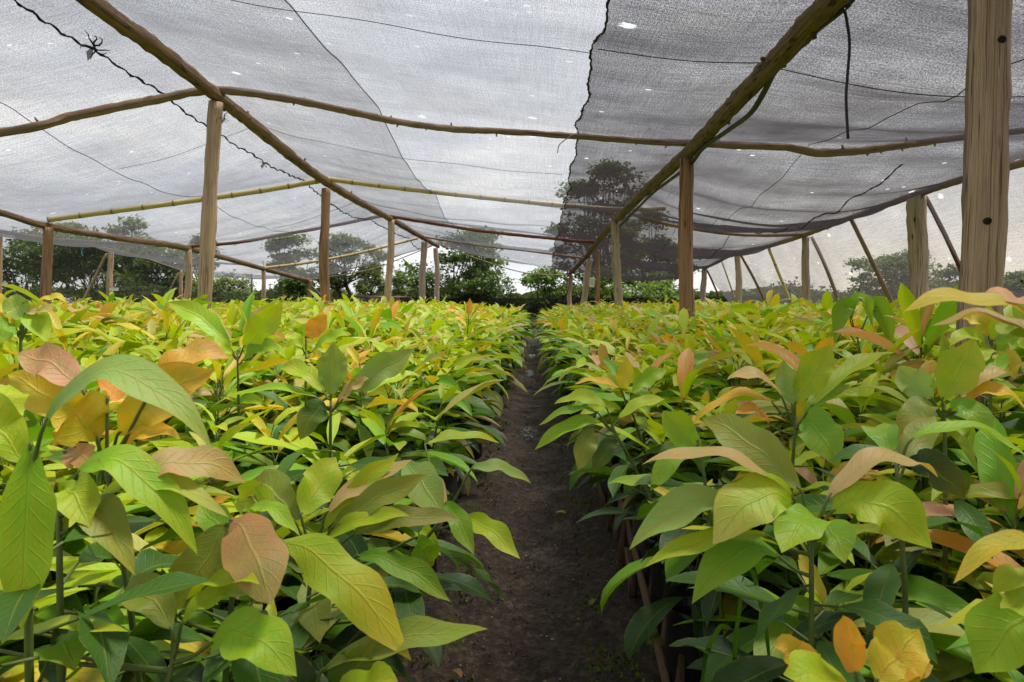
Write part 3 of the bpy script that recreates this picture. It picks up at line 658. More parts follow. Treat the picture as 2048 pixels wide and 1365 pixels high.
# knotted scraps of net tied to the rope seam
def scrap(px, py, d, s, label):
    mb = MB(); rs = random.Random(int(px))
    c = P(px, py, d)
    for k in range(7):
        a = rs.uniform(0, 6.28); pts = [(0, 0, 0)]
        for j in range(4):
            pts.append((pts[-1][0] + math.cos(a) * s * .22 + rs.uniform(-.2, .2) * s * .3, rs.uniform(-.1, .1) * s, pts[-1][2] + math.sin(a) * s * .2 + rs.uniform(-.2, .1) * s * .3))
            a += rs.uniform(-1.2, 1.2)
        tube(mb, pts, [s * .05, s * .045, s * .035, s * .03, s * .015], 5)
    V = [(0, 0, 0), (-s * .45, .01, -s * .25), (-s * .35, 0, -s * .75), (-s * .02, -.01, -s * .5)]
    mb.add(V, [(0, 1, 2, 3)], 1, uv=[(v[0], v[2], 0) for v in V])
    o = mb.build("net_scrap", [M_SEAM, M_NETF]); o.location = c; tag(o, label, "net scrap", "knotted scraps hanging from the roof net")
scrap(188, 92, 4.4, 0.13, "knotted black scrap with a loose flap hanging at the upper left of the net")
scrap(449, 236, 5.9, 0.07, "small knotted loop of net just right of the tall leaning post's top")
scrap(527, 327, 7.6, 0.08, "knotted scrap of net on the rope seam above the bamboo pole")
scrap(1300, 118 + 140, 5.9, 0.02, "tiny twist of twine on the cross branch right of the jagged seam")

# sloping net on the right and hanging nets
def wall_net(name, tops, bots, mat, label, nx=60, nz=18, sag=0.06, cat="shade net", group=None, uvs=1.0):
    T = np.array([tuple(p) for p in tops]); B = np.array([tuple(p) for p in bots])
    t = np.linspace(0, 1, nx); ti = np.linspace(0, 1, len(T))
    TT = np.stack([np.interp(t, ti, T[:, k]) for k in range(3)], -1); BB = np.stack([np.interp(t, ti, B[:, k]) for k in range(3)], -1)
    s = np.linspace(0, 1, nz)[None, :, None]
    V = TT[:, None] * (1 - s) + BB[:, None] * s
    ss = s[..., 0]; seg = np.linalg.norm(np.diff(TT, axis=0), axis=1); Ls = np.concatenate([[0], np.cumsum(seg)])
    wob = sag * np.sin(math.pi * ss) * (np.sin(Ls[:, None] * 2.1 + ss * 3) * .6 + np.sin(Ls[:, None] * 5.3 - ss * 7) * .3)
    V[..., 0] += wob; V[..., 1] += wob * .5; V[..., 2] -= abs(wob) * 0.3 * (ss > 0.01)
    H = np.linalg.norm(TT - BB, axis=1)[:, None] * ss
    i, j = np.meshgrid(np.arange(nz - 1), np.arange(nx - 1)); a = (j * nz + i).ravel()
    mb = MB(); mb.add(V.reshape(-1, 3), np.stack([a, a + 1, a + nz + 1, a + nz], -1), uv=np.stack([np.repeat(Ls[:, None], nz, 1), H, H * 0], -1))
    o = mb.build(name, mat); return tag(o, label, cat, group)
tp = [P(*p) + Vector((0.03, 0, 0.03)) for p in EDGER[2:]]
tops = [Vector((4.6, -12, 2.2)), Vector((4.6, 1.0, 2.2)), Vector((4.55, 3.5, 2.2))] + tp
bots = [Vector((q.x + 1.25, q.y, 0.0)) for q in tops]
wall_net("side_net", tops, bots, M_NETS, "torn pale net sloping to the ground over the leaning poles on the right", 110, 22, 0.07)
tp = [P(*p) + Vector((-0.1, 0, -0.02)) for p in OUTL]
wall_net("side_net", tp, [Vector((q.x - 0.15, q.y, 0)) for q in tp], M_NETW, "hanging brownish net wall behind the outer left row", 60, 14, 0.04)
wall_net("end_net", [Vector((-9.0, 17.6, 1.25)), Vector((-6.8, 18.4, 1.1))], [Vector((-9.0, 17.6, 0)), Vector((-6.8, 18.4, 0))], M_NETW, "short low net closing the far left corner", 12, 8, 0.03)
wall_net("net_fence", [Vector((-4.6, 23.6, 1.05)), Vector((-2, 23.6, 1.02)), Vector((1, 23.5, 1.0)), Vector((4, 23.6, 1.03)), Vector((8, 23.4, 1.1)), Vector((13, 23, 1.1))], [Vector((-4.6, 23.6, 0)), Vector((-2, 23.6, 0)), Vector((1, 23.5, 0)), Vector((4, 23.6, 0)), Vector((8, 23.4, 0)), Vector((13, 23, 0))], M_NETF, "low black net fence across the far end behind the beds", 60, 6, 0.03, "fence")

# hose and wires
def cable(name, pts, r, mat, label, cat="hose", sub=5):
    W = [P(*p) for p in pts]; o0 = W[0].copy(); mb = MB(); tube(mb, [p - o0 for p in W], r, 8, sub=sub)
    o = mb.build(name, mat); o.location = o0; return tag(o, label, cat)
cable("water_hose", [(2260, -560, 1.6), (1735, -35, 2.93), (1690, 15, 3.1), (1640, 55, 3.3), (1590, 100, 3.55), (1550, 143, 3.75), (1528, 185, 3.95), (1500, 228, 4.2), (1455, 262, 4.7), (1405, 298, 5.3), (1380, 330, 5.8), (1330, 368, 6.9), (1300, 392, 7.7), (1245, 448, 10.3), (1215, 478, 12.5)], 0.016, M_BLACK, "black water hose tied along the mossy beam")
cable("drip_tube", [(1688, 18, 3.05), (1694, 45, 3.04), (1699, 90, 3.03), (1695, 150, 3.02), (1692, 200, 3.02), (1696, 278, 3.02)], 0.0065, M_BLACK, "thin black tube hanging straight down from the hose at the upper right")
cable("loose_wire", [(1141, 552, 19.9), (1136, 580, 19.8), (1128, 610, 19.8), (1120, 640, 19.8)], 0.012, M_BLACK, "black wire hanging beside the farthest short post", "wire")
cable("blue_twine", [(165, 497, 12.9), (163, 505, 12.9), (166, 513, 12.9)], 0.010, M_BLUE, "blue twine dangling from the net's edge at the left", "twine")
cable("loose_thread", [(1115, 306, 5.7), (1119, 290, 5.75), (1135, 277, 5.8), (1150, 268, 5.85)], 0.004, M_BLACK, "dark thread hanging from the cross branch beside the jagged seam", "twine")

# ------------------------------------------------------------------ leaves
def width_profile(t, shape=0.0):
    t = np.clip(t, 0, 1); a, b = 0.98, 0.80 - shape
    base = t ** a * (1 - t) ** b; m = a / (a + b); base = base / (m ** a * (1 - m) ** b)
    k = np.clip((t - 0.78) / 0.22, 0, 1); base = base * (1 - 0.38 * k * k * (3 - 2 * k)) * (0.985 + 0.03 * np.sin(t * 21))
    return np.maximum(base, 0.0)

def blades(mb, pos, tan, nrm, L_, W_, fold, wave, ph, col, rnd, nv, mat=0, shape=0.0, tipcol=None):
    """pos (N,nu+1,3) centre lines, tan, nrm the frame along them"""
    Nn, nu1, _ = pos.shape
    side = np.cross(tan, nrm); side /= np.linalg.norm(side, axis=-1, keepdims=True) + 1e-9
    nrm = np.cross(side, tan)
    t = np.linspace(0, 1, nu1); prof = width_profile(t, shape)[None, :, None]
    v = np.linspace(-1, 1, nv + 1)[None, None, :]
    w = W_[:, None, None] * 0.5 * prof * (1 + 0.06 * np.sin(t[None, :, None] * 17 + ph[:, None, None] + v * 2))
    av = np.abs(v)
    lat = v * w * np.cos(fold)[:, None, None]
    up = av ** 1.25 * w * np.sin(fold)[:, None, None]
    up = up + wave[:, None, None] * W_[:, None, None] * prof * av ** 1.6 * np.sin(ph[:, None, None] + t[None, :, None] * (11 + 4 * np.sin(ph[:, None, None] * 3)) + np.sign(v) * 1.4)
    V = pos[:, :, None, :] + side[:, :, None, :] * lat[..., None] + nrm[:, :, None, :] * up[..., None]
    nv1 = nv + 1
    i, j = np.meshgrid(np.arange(nv), np.arange(nu1 - 1)); a = (j * nv1 + i).ravel()
    q = np.stack([a, a + nv1, a + nv1 + 1, a + 1], -1)
    q = (q[None] + (np.arange(Nn) * nu1 * nv1)[:, None, None]).reshape(-1, 4)
    C = np.broadcast_to(col[:, None, None, :], (Nn, nu1, nv1, 3)).copy()
    if tipcol is not None:
        k = (t[None, :, None, None] ** 2.2) * tipcol[:, None, None, 3:4]
        C = C * (1 - k) + tipcol[:, None, None, :3] * k
    U = np.stack([np.broadcast_to(t[None, :, None], (Nn, nu1, nv1)), np.broadcast_to(v, (Nn, nu1, nv1)), np.broadcast_to(rnd[:, None, None], (Nn, nu1, nv1))], -1)
    mb.add(V.reshape(-1, 3), q, mat, C.reshape(-1, 3), U.reshape(-1, 3))

def arc_leaves(mb, base, az, el, L_, W_, droop, roll, fold, wave, bend, col, rnd, nu, nv, mat=0, shape=0.0, tipcol=None):
    Nn = len(az); t = np.linspace(0, 1, nu + 1)[None, :]
    th = el[:, None] - droop[:, None] * t ** 1.2; A = az[:, None] + bend[:, None] * t
    d = np.stack([np.cos(A) * np.cos(th), np.sin(A) * np.cos(th), np.sin(th)], -1)
    n = np.stack([-np.cos(A) * np.sin(th), -np.sin(A) * np.sin(th), np.cos(th)], -1)
    s = np.cross(d, n); r = roll[:, None, None]
    n = n * np.cos(r) + s * np.sin(r)
    step = 0.5 * (d[:, 1:] + d[:, :-1]) * (L_ / nu)[:, None, None]
    pos = np.concatenate([np.zeros((Nn, 1, 3)), np.cumsum(step, 1)], 1) + base[:, None]
    blades(mb, pos, d, n, L_, W_, fold, wave, rnd * 50, col, rnd, nv, mat, shape, tipcol)
    return pos

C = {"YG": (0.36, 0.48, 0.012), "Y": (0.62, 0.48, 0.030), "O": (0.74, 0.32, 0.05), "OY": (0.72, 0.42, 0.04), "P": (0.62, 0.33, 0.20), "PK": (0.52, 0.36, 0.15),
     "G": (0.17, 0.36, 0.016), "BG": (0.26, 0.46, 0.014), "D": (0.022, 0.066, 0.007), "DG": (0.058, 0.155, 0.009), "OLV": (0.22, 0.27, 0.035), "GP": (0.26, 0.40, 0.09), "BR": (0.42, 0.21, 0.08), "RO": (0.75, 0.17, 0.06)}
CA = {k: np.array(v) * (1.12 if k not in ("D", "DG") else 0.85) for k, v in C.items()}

def plant_leaves(rs, H, n, tone, spread=1.0, low=0.36):
    """arrays that describe one seedling's leaves; tone: plain, yellow, orange, pink, dark"""
    i = np.arange(n); f = i / (n - 1)                        # 0 lowest .. 1 youngest
    z = low * H + (H - low * H) * f ** 0.75
    az = i * 2.39996 + rs.uniform(0, 6.28) + rs.normal(0, 0.25, n)
    el = R(5) + f ** 2.4 * R(48) + rs.normal(0, R(12), n)
    L_ = (0.192 + 0.055 * np.sin(np.pi * np.clip(f * 1.05, 0, 1)) - 0.10 * np.clip(f - 0.80, 0, 1) / 0.2) * rs.uniform(0.78, 1.22, n) * spread
    W_ = L_ * rs.uniform(0.20, 0.31, n)
    droop = rs.uniform(R(25), R(95), n) * (1.1 - 0.5 * f)
    pet = (0.045 - 0.025 * f) * rs.uniform(0.7, 1.3, n)
    c = np.empty((n, 3)); tip = np.zeros((n, 4))
    for k in range(n):
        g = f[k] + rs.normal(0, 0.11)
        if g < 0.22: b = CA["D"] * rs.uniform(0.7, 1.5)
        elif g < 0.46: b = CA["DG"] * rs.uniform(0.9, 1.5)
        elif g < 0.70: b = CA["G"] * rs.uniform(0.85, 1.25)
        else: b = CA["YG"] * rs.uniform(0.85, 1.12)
        q = rs.random()
        if g > 0.55 and q < 0.14: b = b * 0.5 + CA["PK"] * 0.5
        if g > 0.72:
            if tone == "yellow" and q < 0.5: b = CA["Y"] * rs.uniform(0.8, 1.0)
            if tone == "orange" and q < 0.45: b = CA["O" if q < 0.16 else "OY"] * rs.uniform(0.8, 1.0)
            if tone == "pink" and q < 0.6: b = CA["P" if q < 0.25 else "PK"] * rs.uniform(0.8, 1.0)
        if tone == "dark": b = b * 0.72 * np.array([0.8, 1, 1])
        c[k] = b
        if rs.random() < 0.35: tip[k] = (*(CA["PK"] if rs.random() < .4 else CA["Y"]), 0.55)
    return f, z, az, el, L_, W_, droop, pet, c, tip

def plant_meshes(seed, H, n, tone, nu=9, nv=4, low=0.36):
    rs = np.random.default_rng(seed)
    f, z, az, el, L_, W_, droop, pet, c, tip = plant_leaves(rs, H, n, tone, 1.0, low)
    lean = rs.normal(0, 0.03, 2)
    sx = lambda zz: np.stack([lean[0] * (zz / H) ** 2, lean[1] * (zz / H) ** 2, zz], -1)
    b0 = sx(z); hd = np.stack([np.cos(az) * np.cos(el + .3), np.sin(az) * np.cos(el + .3), np.sin(el + .3)], -1)
    b1 = b0 + hd * pet[:, None]
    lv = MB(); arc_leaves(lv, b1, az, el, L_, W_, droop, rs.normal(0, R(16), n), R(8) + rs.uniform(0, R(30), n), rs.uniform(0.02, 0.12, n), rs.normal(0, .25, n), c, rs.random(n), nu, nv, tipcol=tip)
    st = MB(); zz = np.linspace(0.20, H, 6)
    tube(st, [tuple(p) for p in sx(zz)], [0.0048, 0.0045, 0.0042, 0.0038, 0.0030, 0.0020], 6, 0)
    for k in range(n): tube(st, [tuple(b0[k]), tuple((b0[k] + b1[k]) / 2 + np.array([0, 0, -.003])), tuple(b1[k] + hd[k] * .01)], [0.0024, 0.0018, 0.0014], 4, 0, cap=False)
    return lv.mesh("leaves", M_LEAF), st.mesh("stem", M_STEM)

def bag_mesh(seed, mats):
    rs = random.Random(seed); mb = MB(); n = 14; V, Q = [], []
    rings = [(0, .050), (.05, .054), (.11, .053), (.17, .055), (.22, .052), (.245, .054), (.262, .060), (.258, .056), (.24, .050), (.215, .049)]
    for z, r in rings:
        for k in range(n):
            a = 2 * math.pi * k / n
            j = 1 + 0.10 * mnoise.noise(Vector((math.cos(a) * 2 + seed, math.sin(a) * 2, z * 30)))
            dz = 0.022 * mnoise.noise(Vector((math.cos(a) * 2 + seed, math.sin(a) * 2, 9))) if z > .235 else 0
            V.append((r * j * math.cos(a), r * j * math.sin(a), z + dz))
    for i in range(len(rings) - 1):
        for k in range(n): Q.append((i * n + k, i * n + (k + 1) % n, (i + 1) * n + (k + 1) % n, (i + 1) * n + k))
    mb.add(V, Q, 0)
    c = len(rings) - 1; S = [V[c * n + k] for k in range(n)] + [(0, 0, .222)]
    mb.add(S, [(k, (k + 1) % n, (k + 2) % n, n) for k in range(0, n, 2)], 1)
    return mb.mesh("grow_bag", mats)
BAGS = [bag_mesh(k, [M_BAG if k % 3 else M_BAGW, M_POT]) for k in range(6)]

# ------------------------------------------------------------------ hero seedlings (the ones the photograph shows large)
HERO_XY = []
def hero(cx, cy, d, leaves, label, seed, low=8, lowtone="dark", stemtop=0.0):
    rs = np.random.default_rng(seed); c = P(cx, cy, d)
    bx = c.x if abs(c.x) > 0.37 else math.copysign(0.37 + 0.01 * (seed % 4), c.x)
    root = empty("avocado_seedling", (bx, c.y, 0)); tag(root, label, "seedling", "avocado seedlings in the beds")
    o0 = Vector((bx, c.y, 0)); H = c.z; off = Vector((c.x - bx, 0, 0))
    HERO_XY.append((bx, c.y))
    st = MB()
    lean = Vector((rs.normal(0, .02), rs.normal(0, .02), 0))
    bp = Vector((0, 0, 0)); tp_ = Vector((0, 0, H)) + off
    stem_at = lambda t: Vector((off.x * t * t, 0, H * t)) + lean * math.sin(math.pi * t)
    tube(st, [stem_at(t) for t in (0.28, 0.45, 0.6, 0.75, 0.9, 1.0)], [0.0052, 0.0048, 0.0044, 0.0040, 0.0034, 0.0026], 8)
    parts = []
    for k, sp in enumerate(leaves):
        tx, ty, dd, W, arch, cam_f, cn = sp[:7]
        opt = sp[7] if len(sp) > 7 else {}
        B0 = P(*opt["b"], d + opt.get("bd", 0.0)) - o0 if "b" in opt else Vector((0, 0, H - 0.012 * (k % 4))) + off
        T = P(tx, ty, d + dd) - o0
        if "b" in opt: start = B0
        else:
            start = B0.lerp(T, 0.12) + Vector((0, 0, arch * 0.30))
        attach = B0 if "b" not in opt else stem_at(min(0.97, max(0.4, (B0.z - 0.02) / H)))
        ctrl = start.lerp(T, 0.42) + Vector((0, 0, arch * 1.7))
        t = np.linspace(0, 1, 19)[:, None]
        s_, c_, T_ = (np.array(v) for v in (start, ctrl, T))
        pos = (1 - t) ** 2 * s_ + 2 * t * (1 - t) * c_ + t ** 2 * T_
        pos[:, 2] += 0.0022 * np.sin(t[:, 0] * 15 + seed + k)
        tan = np.gradient(pos, axis=0); tan /= np.linalg.norm(tan, axis=1, keepdims=True)
        cv = np.array(-(P(tx, ty, d) - Vector((0, 0, CAM_H))).normalized())
        nh = np.array((0, 0, 1.0)) * (1 - cam_f) + cv * cam_f + np.array((opt.get("nx", 0), opt.get("ny", 0), 0))
        L_ = float(np.linalg.norm(np.diff(pos, axis=0), axis=1).sum())
        col = CA[cn] * rs.uniform(0.9, 1.08)
        lf = MB(); tc_ = opt.get("tip")
        tipc = np.array([[*CA[tc_], 0.6]]) if tc_ else np.array([[*CA["Y"], 0.25]])
        blades(lf, pos[None], tan[None], np.broadcast_to(nh, (1, 19, 3)), np.array([L_]), np.array([W * 0.93]), np.array([R(opt.get("fold", 16))]), np.array([opt.get("wave", 0.085)]), np.array([seed + k * 1.7]), col[None], rs.random(1), 8, 0, opt.get("shape", 0.0), tipc)
        ob = lf.build("leaf", M_LEAF, root)
        if cn in ("O", "OY", "RO"): ob["label"] = "young orange leaf"
        elif cn in ("P", "PK"): ob["label"] = "pinkish leaf"
        elif cn == "BR": ob["label"] = "coppery brown hanging leaf"
        mid_ = attach.lerp(start, 0.5) + Vector((0, 0, -0.004))
        tube(st, [attach, mid_, start, Vector(pos[1])], [0.0030, 0.0024, 0.0020, 0.0012], 6, cap=False, sub=3)
    if low:
        n = low + 4; f = np.arange(n) / max(1, n - 1); az = np.arange(n) * 2.4 + rs.uniform(0, 6.28)
        z0_ = 0.62 if abs(bx) < 0.5 else 0.42; z = H * (z0_ + (0.86 - z0_) * f); b0 = np.stack([off.x * (z / H) ** 2, z * 0, z], -1); el = rs.uniform(R(-15), R(25), n)
        hd = np.stack([np.cos(az), np.sin(az), 0.25 + az * 0], -1); pet = rs.uniform(.03, .05, n)
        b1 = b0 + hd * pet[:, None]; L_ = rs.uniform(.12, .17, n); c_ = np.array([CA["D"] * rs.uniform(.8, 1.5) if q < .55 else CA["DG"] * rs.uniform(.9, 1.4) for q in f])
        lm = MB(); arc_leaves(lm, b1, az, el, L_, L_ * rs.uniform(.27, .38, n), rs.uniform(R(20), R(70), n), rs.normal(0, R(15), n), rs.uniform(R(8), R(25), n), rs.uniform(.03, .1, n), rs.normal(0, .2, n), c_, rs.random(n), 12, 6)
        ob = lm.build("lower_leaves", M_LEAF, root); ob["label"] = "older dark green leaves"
        for k in range(n): tube(st, [tuple(b0[k]), tuple(b1[k])], [.0022, .0016], 5, cap=False)
    st.build("stem", M_STEM, root)
    bo = bpy.data.objects.new("grow_bag", BAGS[seed % 6]); bo.parent = root; bo.scale = (1, 1, 1); link(bo)
    return root

hero(1622, 1033, 0.90, [
    (1283, 931, 0.02, 0.052, 0.045, 0.12, "PK", dict(b=(1588, 1000), fold=8, wave=.05)),
    (1877, 954, 0.04, 0.058, 0.050, 0.15, "PK", dict(b=(1652, 1005), fold=10)),
    (1404, 834, 0.10, 0.062, 0.016, 0.72, "OLV", dict(b=(1604, 985), fold=10)),
    (1425, 1088, -0.06, 0.078, 0.040, 0.66, "YG", dict(b=(1590, 1012), fold=6, tip="PK")),
    (1865, 1100, -0.05, 0.078, 0.040, 0.62, "YG", dict(b=(1662, 1025), fold=6)),
    (1563, 1110, -0.10, 0.070, 0.022, 0.45, "BG", dict(b=(1640, 1045), wave=.12)),
    (1258, 1102, -0.02, 0.056, 0.045, 0.50, "GP", dict(b=(1500, 1030), wave=.09)),
    (1287, 1135, -0.05, 0.034, 0.020, 0.45, "YG", dict(b=(1540, 1075))),
    (1384, 1205, -0.04, 0.062, 0.040, 0.45, "G", dict(b=(1560, 1115))),
    (1690, 1125, -0.08, 0.055, 0.02, 0.5, "G", dict(b=(1640, 1060)))],
    "large seedling right of the path with two arching pinkish leaves over broad yellow-green ones", 101, 9)
hero(1735, 1425, 0.68, [
    (1686, 1228, 0.00, 0.033, 0.0, 0.9, "O", dict(b=(1712, 1352), fold=12)),
    (1547, 1286, 0.0, 0.033, 0.006, 0.75, "OY", dict(b=(1640, 1350))),
    (1838, 1256, 0.02, 0.060, 0.0, 0.9, "Y", dict(b=(1752, 1362), fold=14, wave=.05)),
    (1566, 1352, -0.04, 0.05, 0.012, 0.5, "YG", dict(b=(1700, 1385))),
    (1866, 1336, 0.0, 0.034, 0.010, 0.5, "OY", dict(b=(1765, 1368))),
    (1640, 1420, -0.05, 0.06, 0.01, 0.5, "Y")],
    "small seedling low at the right bottom with upright orange and yellow new leaves", 102, 6)
hero(2150, 700, 0.56, [
    (1806, 619, 0.0, 0.040, 0.022, 0.28, "Y", dict(b=(2110, 672), fold=8, wave=.03)),
    (1952, 598, 0.02, 0.034, 0.008, 0.25, "P", dict(b=(2120, 635), fold=6)),
    (1862, 655, 0.06, 0.036, 0.024, 0.15, "PK", dict(b=(2110, 716))),
    (1990, 655, 0.05, 0.04, 0.01, 0.5, "BG", dict(b=(2120, 690)))],
    "nearest tall seedling at the right side with a long blurred golden leaf", 103, 0)
hero(2150, 1160, 0.66, [
    (1906, 1166, -0.02, 0.030, 0.030, 0.25, "Y", dict(b=(2100, 1115))),
    (1982, 1188, -0.02, 0.030, 0.012, 0.4, "YG", dict(b=(2090, 1165))),
    (1950, 1352, 0.0, 0.070, 0.02, 0.7, "BG", dict(b=(2090, 1225))),
    (2000, 1220, -0.04, 0.03, 0.0, 0.6, "YG", dict(b=(2090, 1190)))],
    "seedling cut by the picture's right side, narrow yellow leaf above a bright green one", 104, 0)
hero(1592, 832, 1.35, [
    (1661, 690, 0.0, 0.072, 0.0, 0.92, "YG", dict(b=(1590, 808), shape=.1)),
    (1566, 722, 0.03, 0.050, 0.0, 0.85, "GP", dict(b=(1584, 812))),
    (1453, 762, 0.0, 0.046, 0.035, 0.28, "PK", dict(b=(1566, 800))),
    (1384, 850, 0.0, 0.040, 0.045, 0.25, "OY", dict(b=(1550, 812))),
    (1677, 936, -0.08, 0.085, 0.030, 0.75, "G", dict(b=(1600, 848), wave=.05)),
    (1790, 703, 0.10, 0.050, 0.028, 0.25, "YG", dict(b=(1620, 815))),
    (1700, 770, 0.05, 0.05, 0.02, 0.4, "BG"), (1470, 830, -0.04, 0.045, 0.02, 0.4, "O", dict(b=(1540, 850)))],
    "right-bed seedling with one upright notched leaf and a broad green leaf pointing down", 105, 8)
hero(1888, 806, 1.20, [
    (1950, 680, 0.0, 0.078, 0.0, 0.92, "YG", dict(b=(1884, 800), wave=.04)),
    (1795, 735, 0.05, 0.062, 0.0, 0.85, "GP", dict(b=(1866, 800))),
    (2020, 750, 0.02, 0.05, 0.025, 0.3, "PK", dict(b=(1915, 800))),
    (1800, 892, -0.04, 0.058, 0.03, 0.5, "OLV", dict(b=(1870, 815))),
    (2055, 820, -0.02, 0.05, 0.035, 0.3, "OY", dict(b=(1925, 810))), (1985, 870, -.05, .055, .02, .5, "G")],
    "seedling in the right bed with a broad upright yellow-green leaf before the stout post", 106, 8)
hero(1790, 900, 0.98, [
    (2090, 950, 0.0, 0.040, 0.050, 0.25, "BG", dict(b=(1815, 888))),
    (1930, 1000, -0.02, 0.06, 0.02, 0.6, "D", dict(b=(1810, 930))), (1740, 860, 0.1, .05, .02, .5, "G"), (1870, 830, .08, .05, .0, .7, "OLV")],
    "seedling right of the large pink-leaved one, with a long narrow green leaf reaching right", 107, 8)
hero(1712, 662, 2.3, [
    (1668, 690, -0.03, 0.075, 0.09, 0.75, "G", dict(b=(1704, 640), fold=30)),
    (1785, 700, -0.03, 0.075, 0.09, 0.75, "G", dict(b=(1735, 632), fold=30)),
    (1745, 655, -0.03, 0.05, 0.10, 0.4, "BG", dict(b=(1700, 640), fold=30)),
    (1640, 660, 0.05, 0.05, 0.04, 0.3, "YG"), (1800, 650, 0.1, 0.05, 0.03, 0.4, "G")],
    "taller seedling with curled drooping mid-green leaves under the leaning poles", 108, 6)
hero(1255, 800, 2.0, [
    (1256, 716, 0.0, 0.055, 0.0, 0.92, "Y", dict(b=(1243, 785))),
    (1148, 768, 0.0, 0.040, 0.018, 0.3, "OY", dict(b=(1240, 778))),
    (1334, 738, 0.05, 0.055, 0.01, 0.75, "BG", dict(b=(1262, 785))),
    (1160, 830, -0.05, 0.055, 0.02, 0.5, "YG"), (1300, 830, -.05, .05, .02, .5, "G"), (1210, 745, .05, .04, .0, .6, "YG")],
    "seedling with a single upright golden leaf and an orange one reaching over the path", 109, 8)
hero(1222, 852, 1.72, [
    (1069, 899, -0.02, 0.050, 0.028, 0.5, "BG", dict(b=(1205, 845))),
    (1077, 852, 0.0, 0.035, 0.025, 0.35, "G", dict(b=(1195, 825))),
    (1156, 945, -0.05, 0.060, 0.02, 0.9, "OLV", dict(b=(1190, 860), fold=8)),
    (1108, 810, 0.05, 0.055, 0.03, 0.4, "YG", dict(b=(1215, 820))),
    (1330, 800, 0.05, 0.05, 0.02, 0.4, "YG"), (1185, 955, -.03, .05, .02, .6, "DG", dict(b=(1235, 880)))],
    "seedling at the right edge of the path with green leaves stretching low over the path", 110, 9)
hero(1395, 880, 1.35, [
    (1326, 822, 0.03, 0.07, 0.0, 0.9, "BG", dict(b=(1400, 905), shape=.15)),
    (1300, 985, -0.05, 0.05, 0.02, 0.5, "G"), (1480, 900, -.03, .05, .03, .4, "BR", dict(b=(1450, 870))), (1215, 968, 0, .035, .012, .35, "BG", dict(b=(1360, 975)))],
    "seedling between the path and the large pink-leaved one with an upright bright green leaf", 111, 9)
hero(937, 640, 4.6, [
    (940, 597, 0.0, 0.050, 0.0, 0.92, "O"), (968, 605, 0.0, 0.028, 0.015, 0.5, "Y"), (890, 620, 0.0, 0.035, 0.03, 0.3, "O"), (978, 629, 0.0, 0.035, 0.035, 0.3, "O"), (905, 640, -.05, .04, .01, .4, "OY"), (980, 655, -.05, .05, .01, .4, "YG")],
    "seedling left of the path's far end with a single upright orange leaf above the rest", 112, 7)
hero(1985, 690, 1.50, [
    (1925, 640, 0.0, 0.045, 0.02, 0.5, "Y"), (2050, 650, 0.0, 0.05, 0.02, 0.5, "PK"), (1900, 690, -.04, 0.05, 0.03, 0.5, "YG"), (2060, 700, -.04, 0.055, 0.03, 0.5, "BG"),
    (1975, 610, 0.0, 0.05, 0.0, 0.85, "YG"), (1940, 740, -.06, 0.055, 0.02, 0.6, "YG"), (2030, 760, -.06, 0.055, 0.02, 0.6, "Y"), (1990, 760, -.10, 0.055, 0.02, 0.8, "G")],
    "tall bushy yellow-green seedling hiding the foot of the thickest post", 126, 9)
# ---- left bed
hero(206, 905, 0.82, [
    (33, 713, 0.0, 0.050, 0.018, 0.70, "P", dict(b=(170, 790), fold=8)),
    (16, 748, 0.0, 0.062, 0.006, 0.75, "Y", dict(b=(190, 860), wave=.06)),
    (262, 728, 0.06, 0.050, 0.0, 0.9, "O", dict(b=(215, 800))),
    (461, 714, 0.06, 0.045, 0.026, 0.45, "OY", dict(b=(300, 785), tip="P")),
    (428, 740, 0.0, 0.070, 0.012, 0.75, "Y", dict(b=(235, 870), tip="O")),
    (120, 790, -0.03, 0.075, 0.0, 0.9, "Y", dict(b=(196, 880))),
    (200, 925, -0.08, 0.035, 0.0, 0.9, "BR", dict(b=(130, 905))),
    (360, 880, -0.02, 0.04, 0.03, 0.4, "OY", dict(b=(225, 935)))],
    "seedling at the left with a whorl of orange, yellow and pink new leaves", 113, 8)
hero(60, 895, 0.64, [
    (425, 898, 0.0, 0.050, 0.078, 0.42, "GP", dict(b=(82, 868), fold=10, wave=.02)),
    (43, 1257, -0.03, 0.052, 0.004, 0.97, "BG", dict(b=(62, 885), fold=8, wave=.02)),
    (-60, 780, 0.0, 0.05, 0.0, 0.8, "YG"), (20, 770, .05, .05, .01, .8, "YG", dict(b=(-20, 880)))],
    "nearest left seedling with a huge hanging green leaf and a broad arching one", 114, 5)
hero(118, 990, 0.74, [
    (396, 1107, 0.0, 0.052, 0.060, 0.50, "BG", dict(b=(150, 955), fold=10, wave=.03)),
    (492, 963, 0.08, 0.050, 0.032, 0.55, "PK", dict(b=(255, 975), fold=8)),
    (458, 1035, 0.03, 0.04, 0.045, 0.35, "YG", dict(b=(170, 1030), tip="PK")),
    (270, 1155, -0.04, 0.05, 0.06, 0.5, "OLV", dict(b=(120, 1080))), (180, 1060, -.04, .05, .02, .8, "YG")],
    "seedling low at the left with a broad arching green leaf over a peach coloured one", 115, 7)
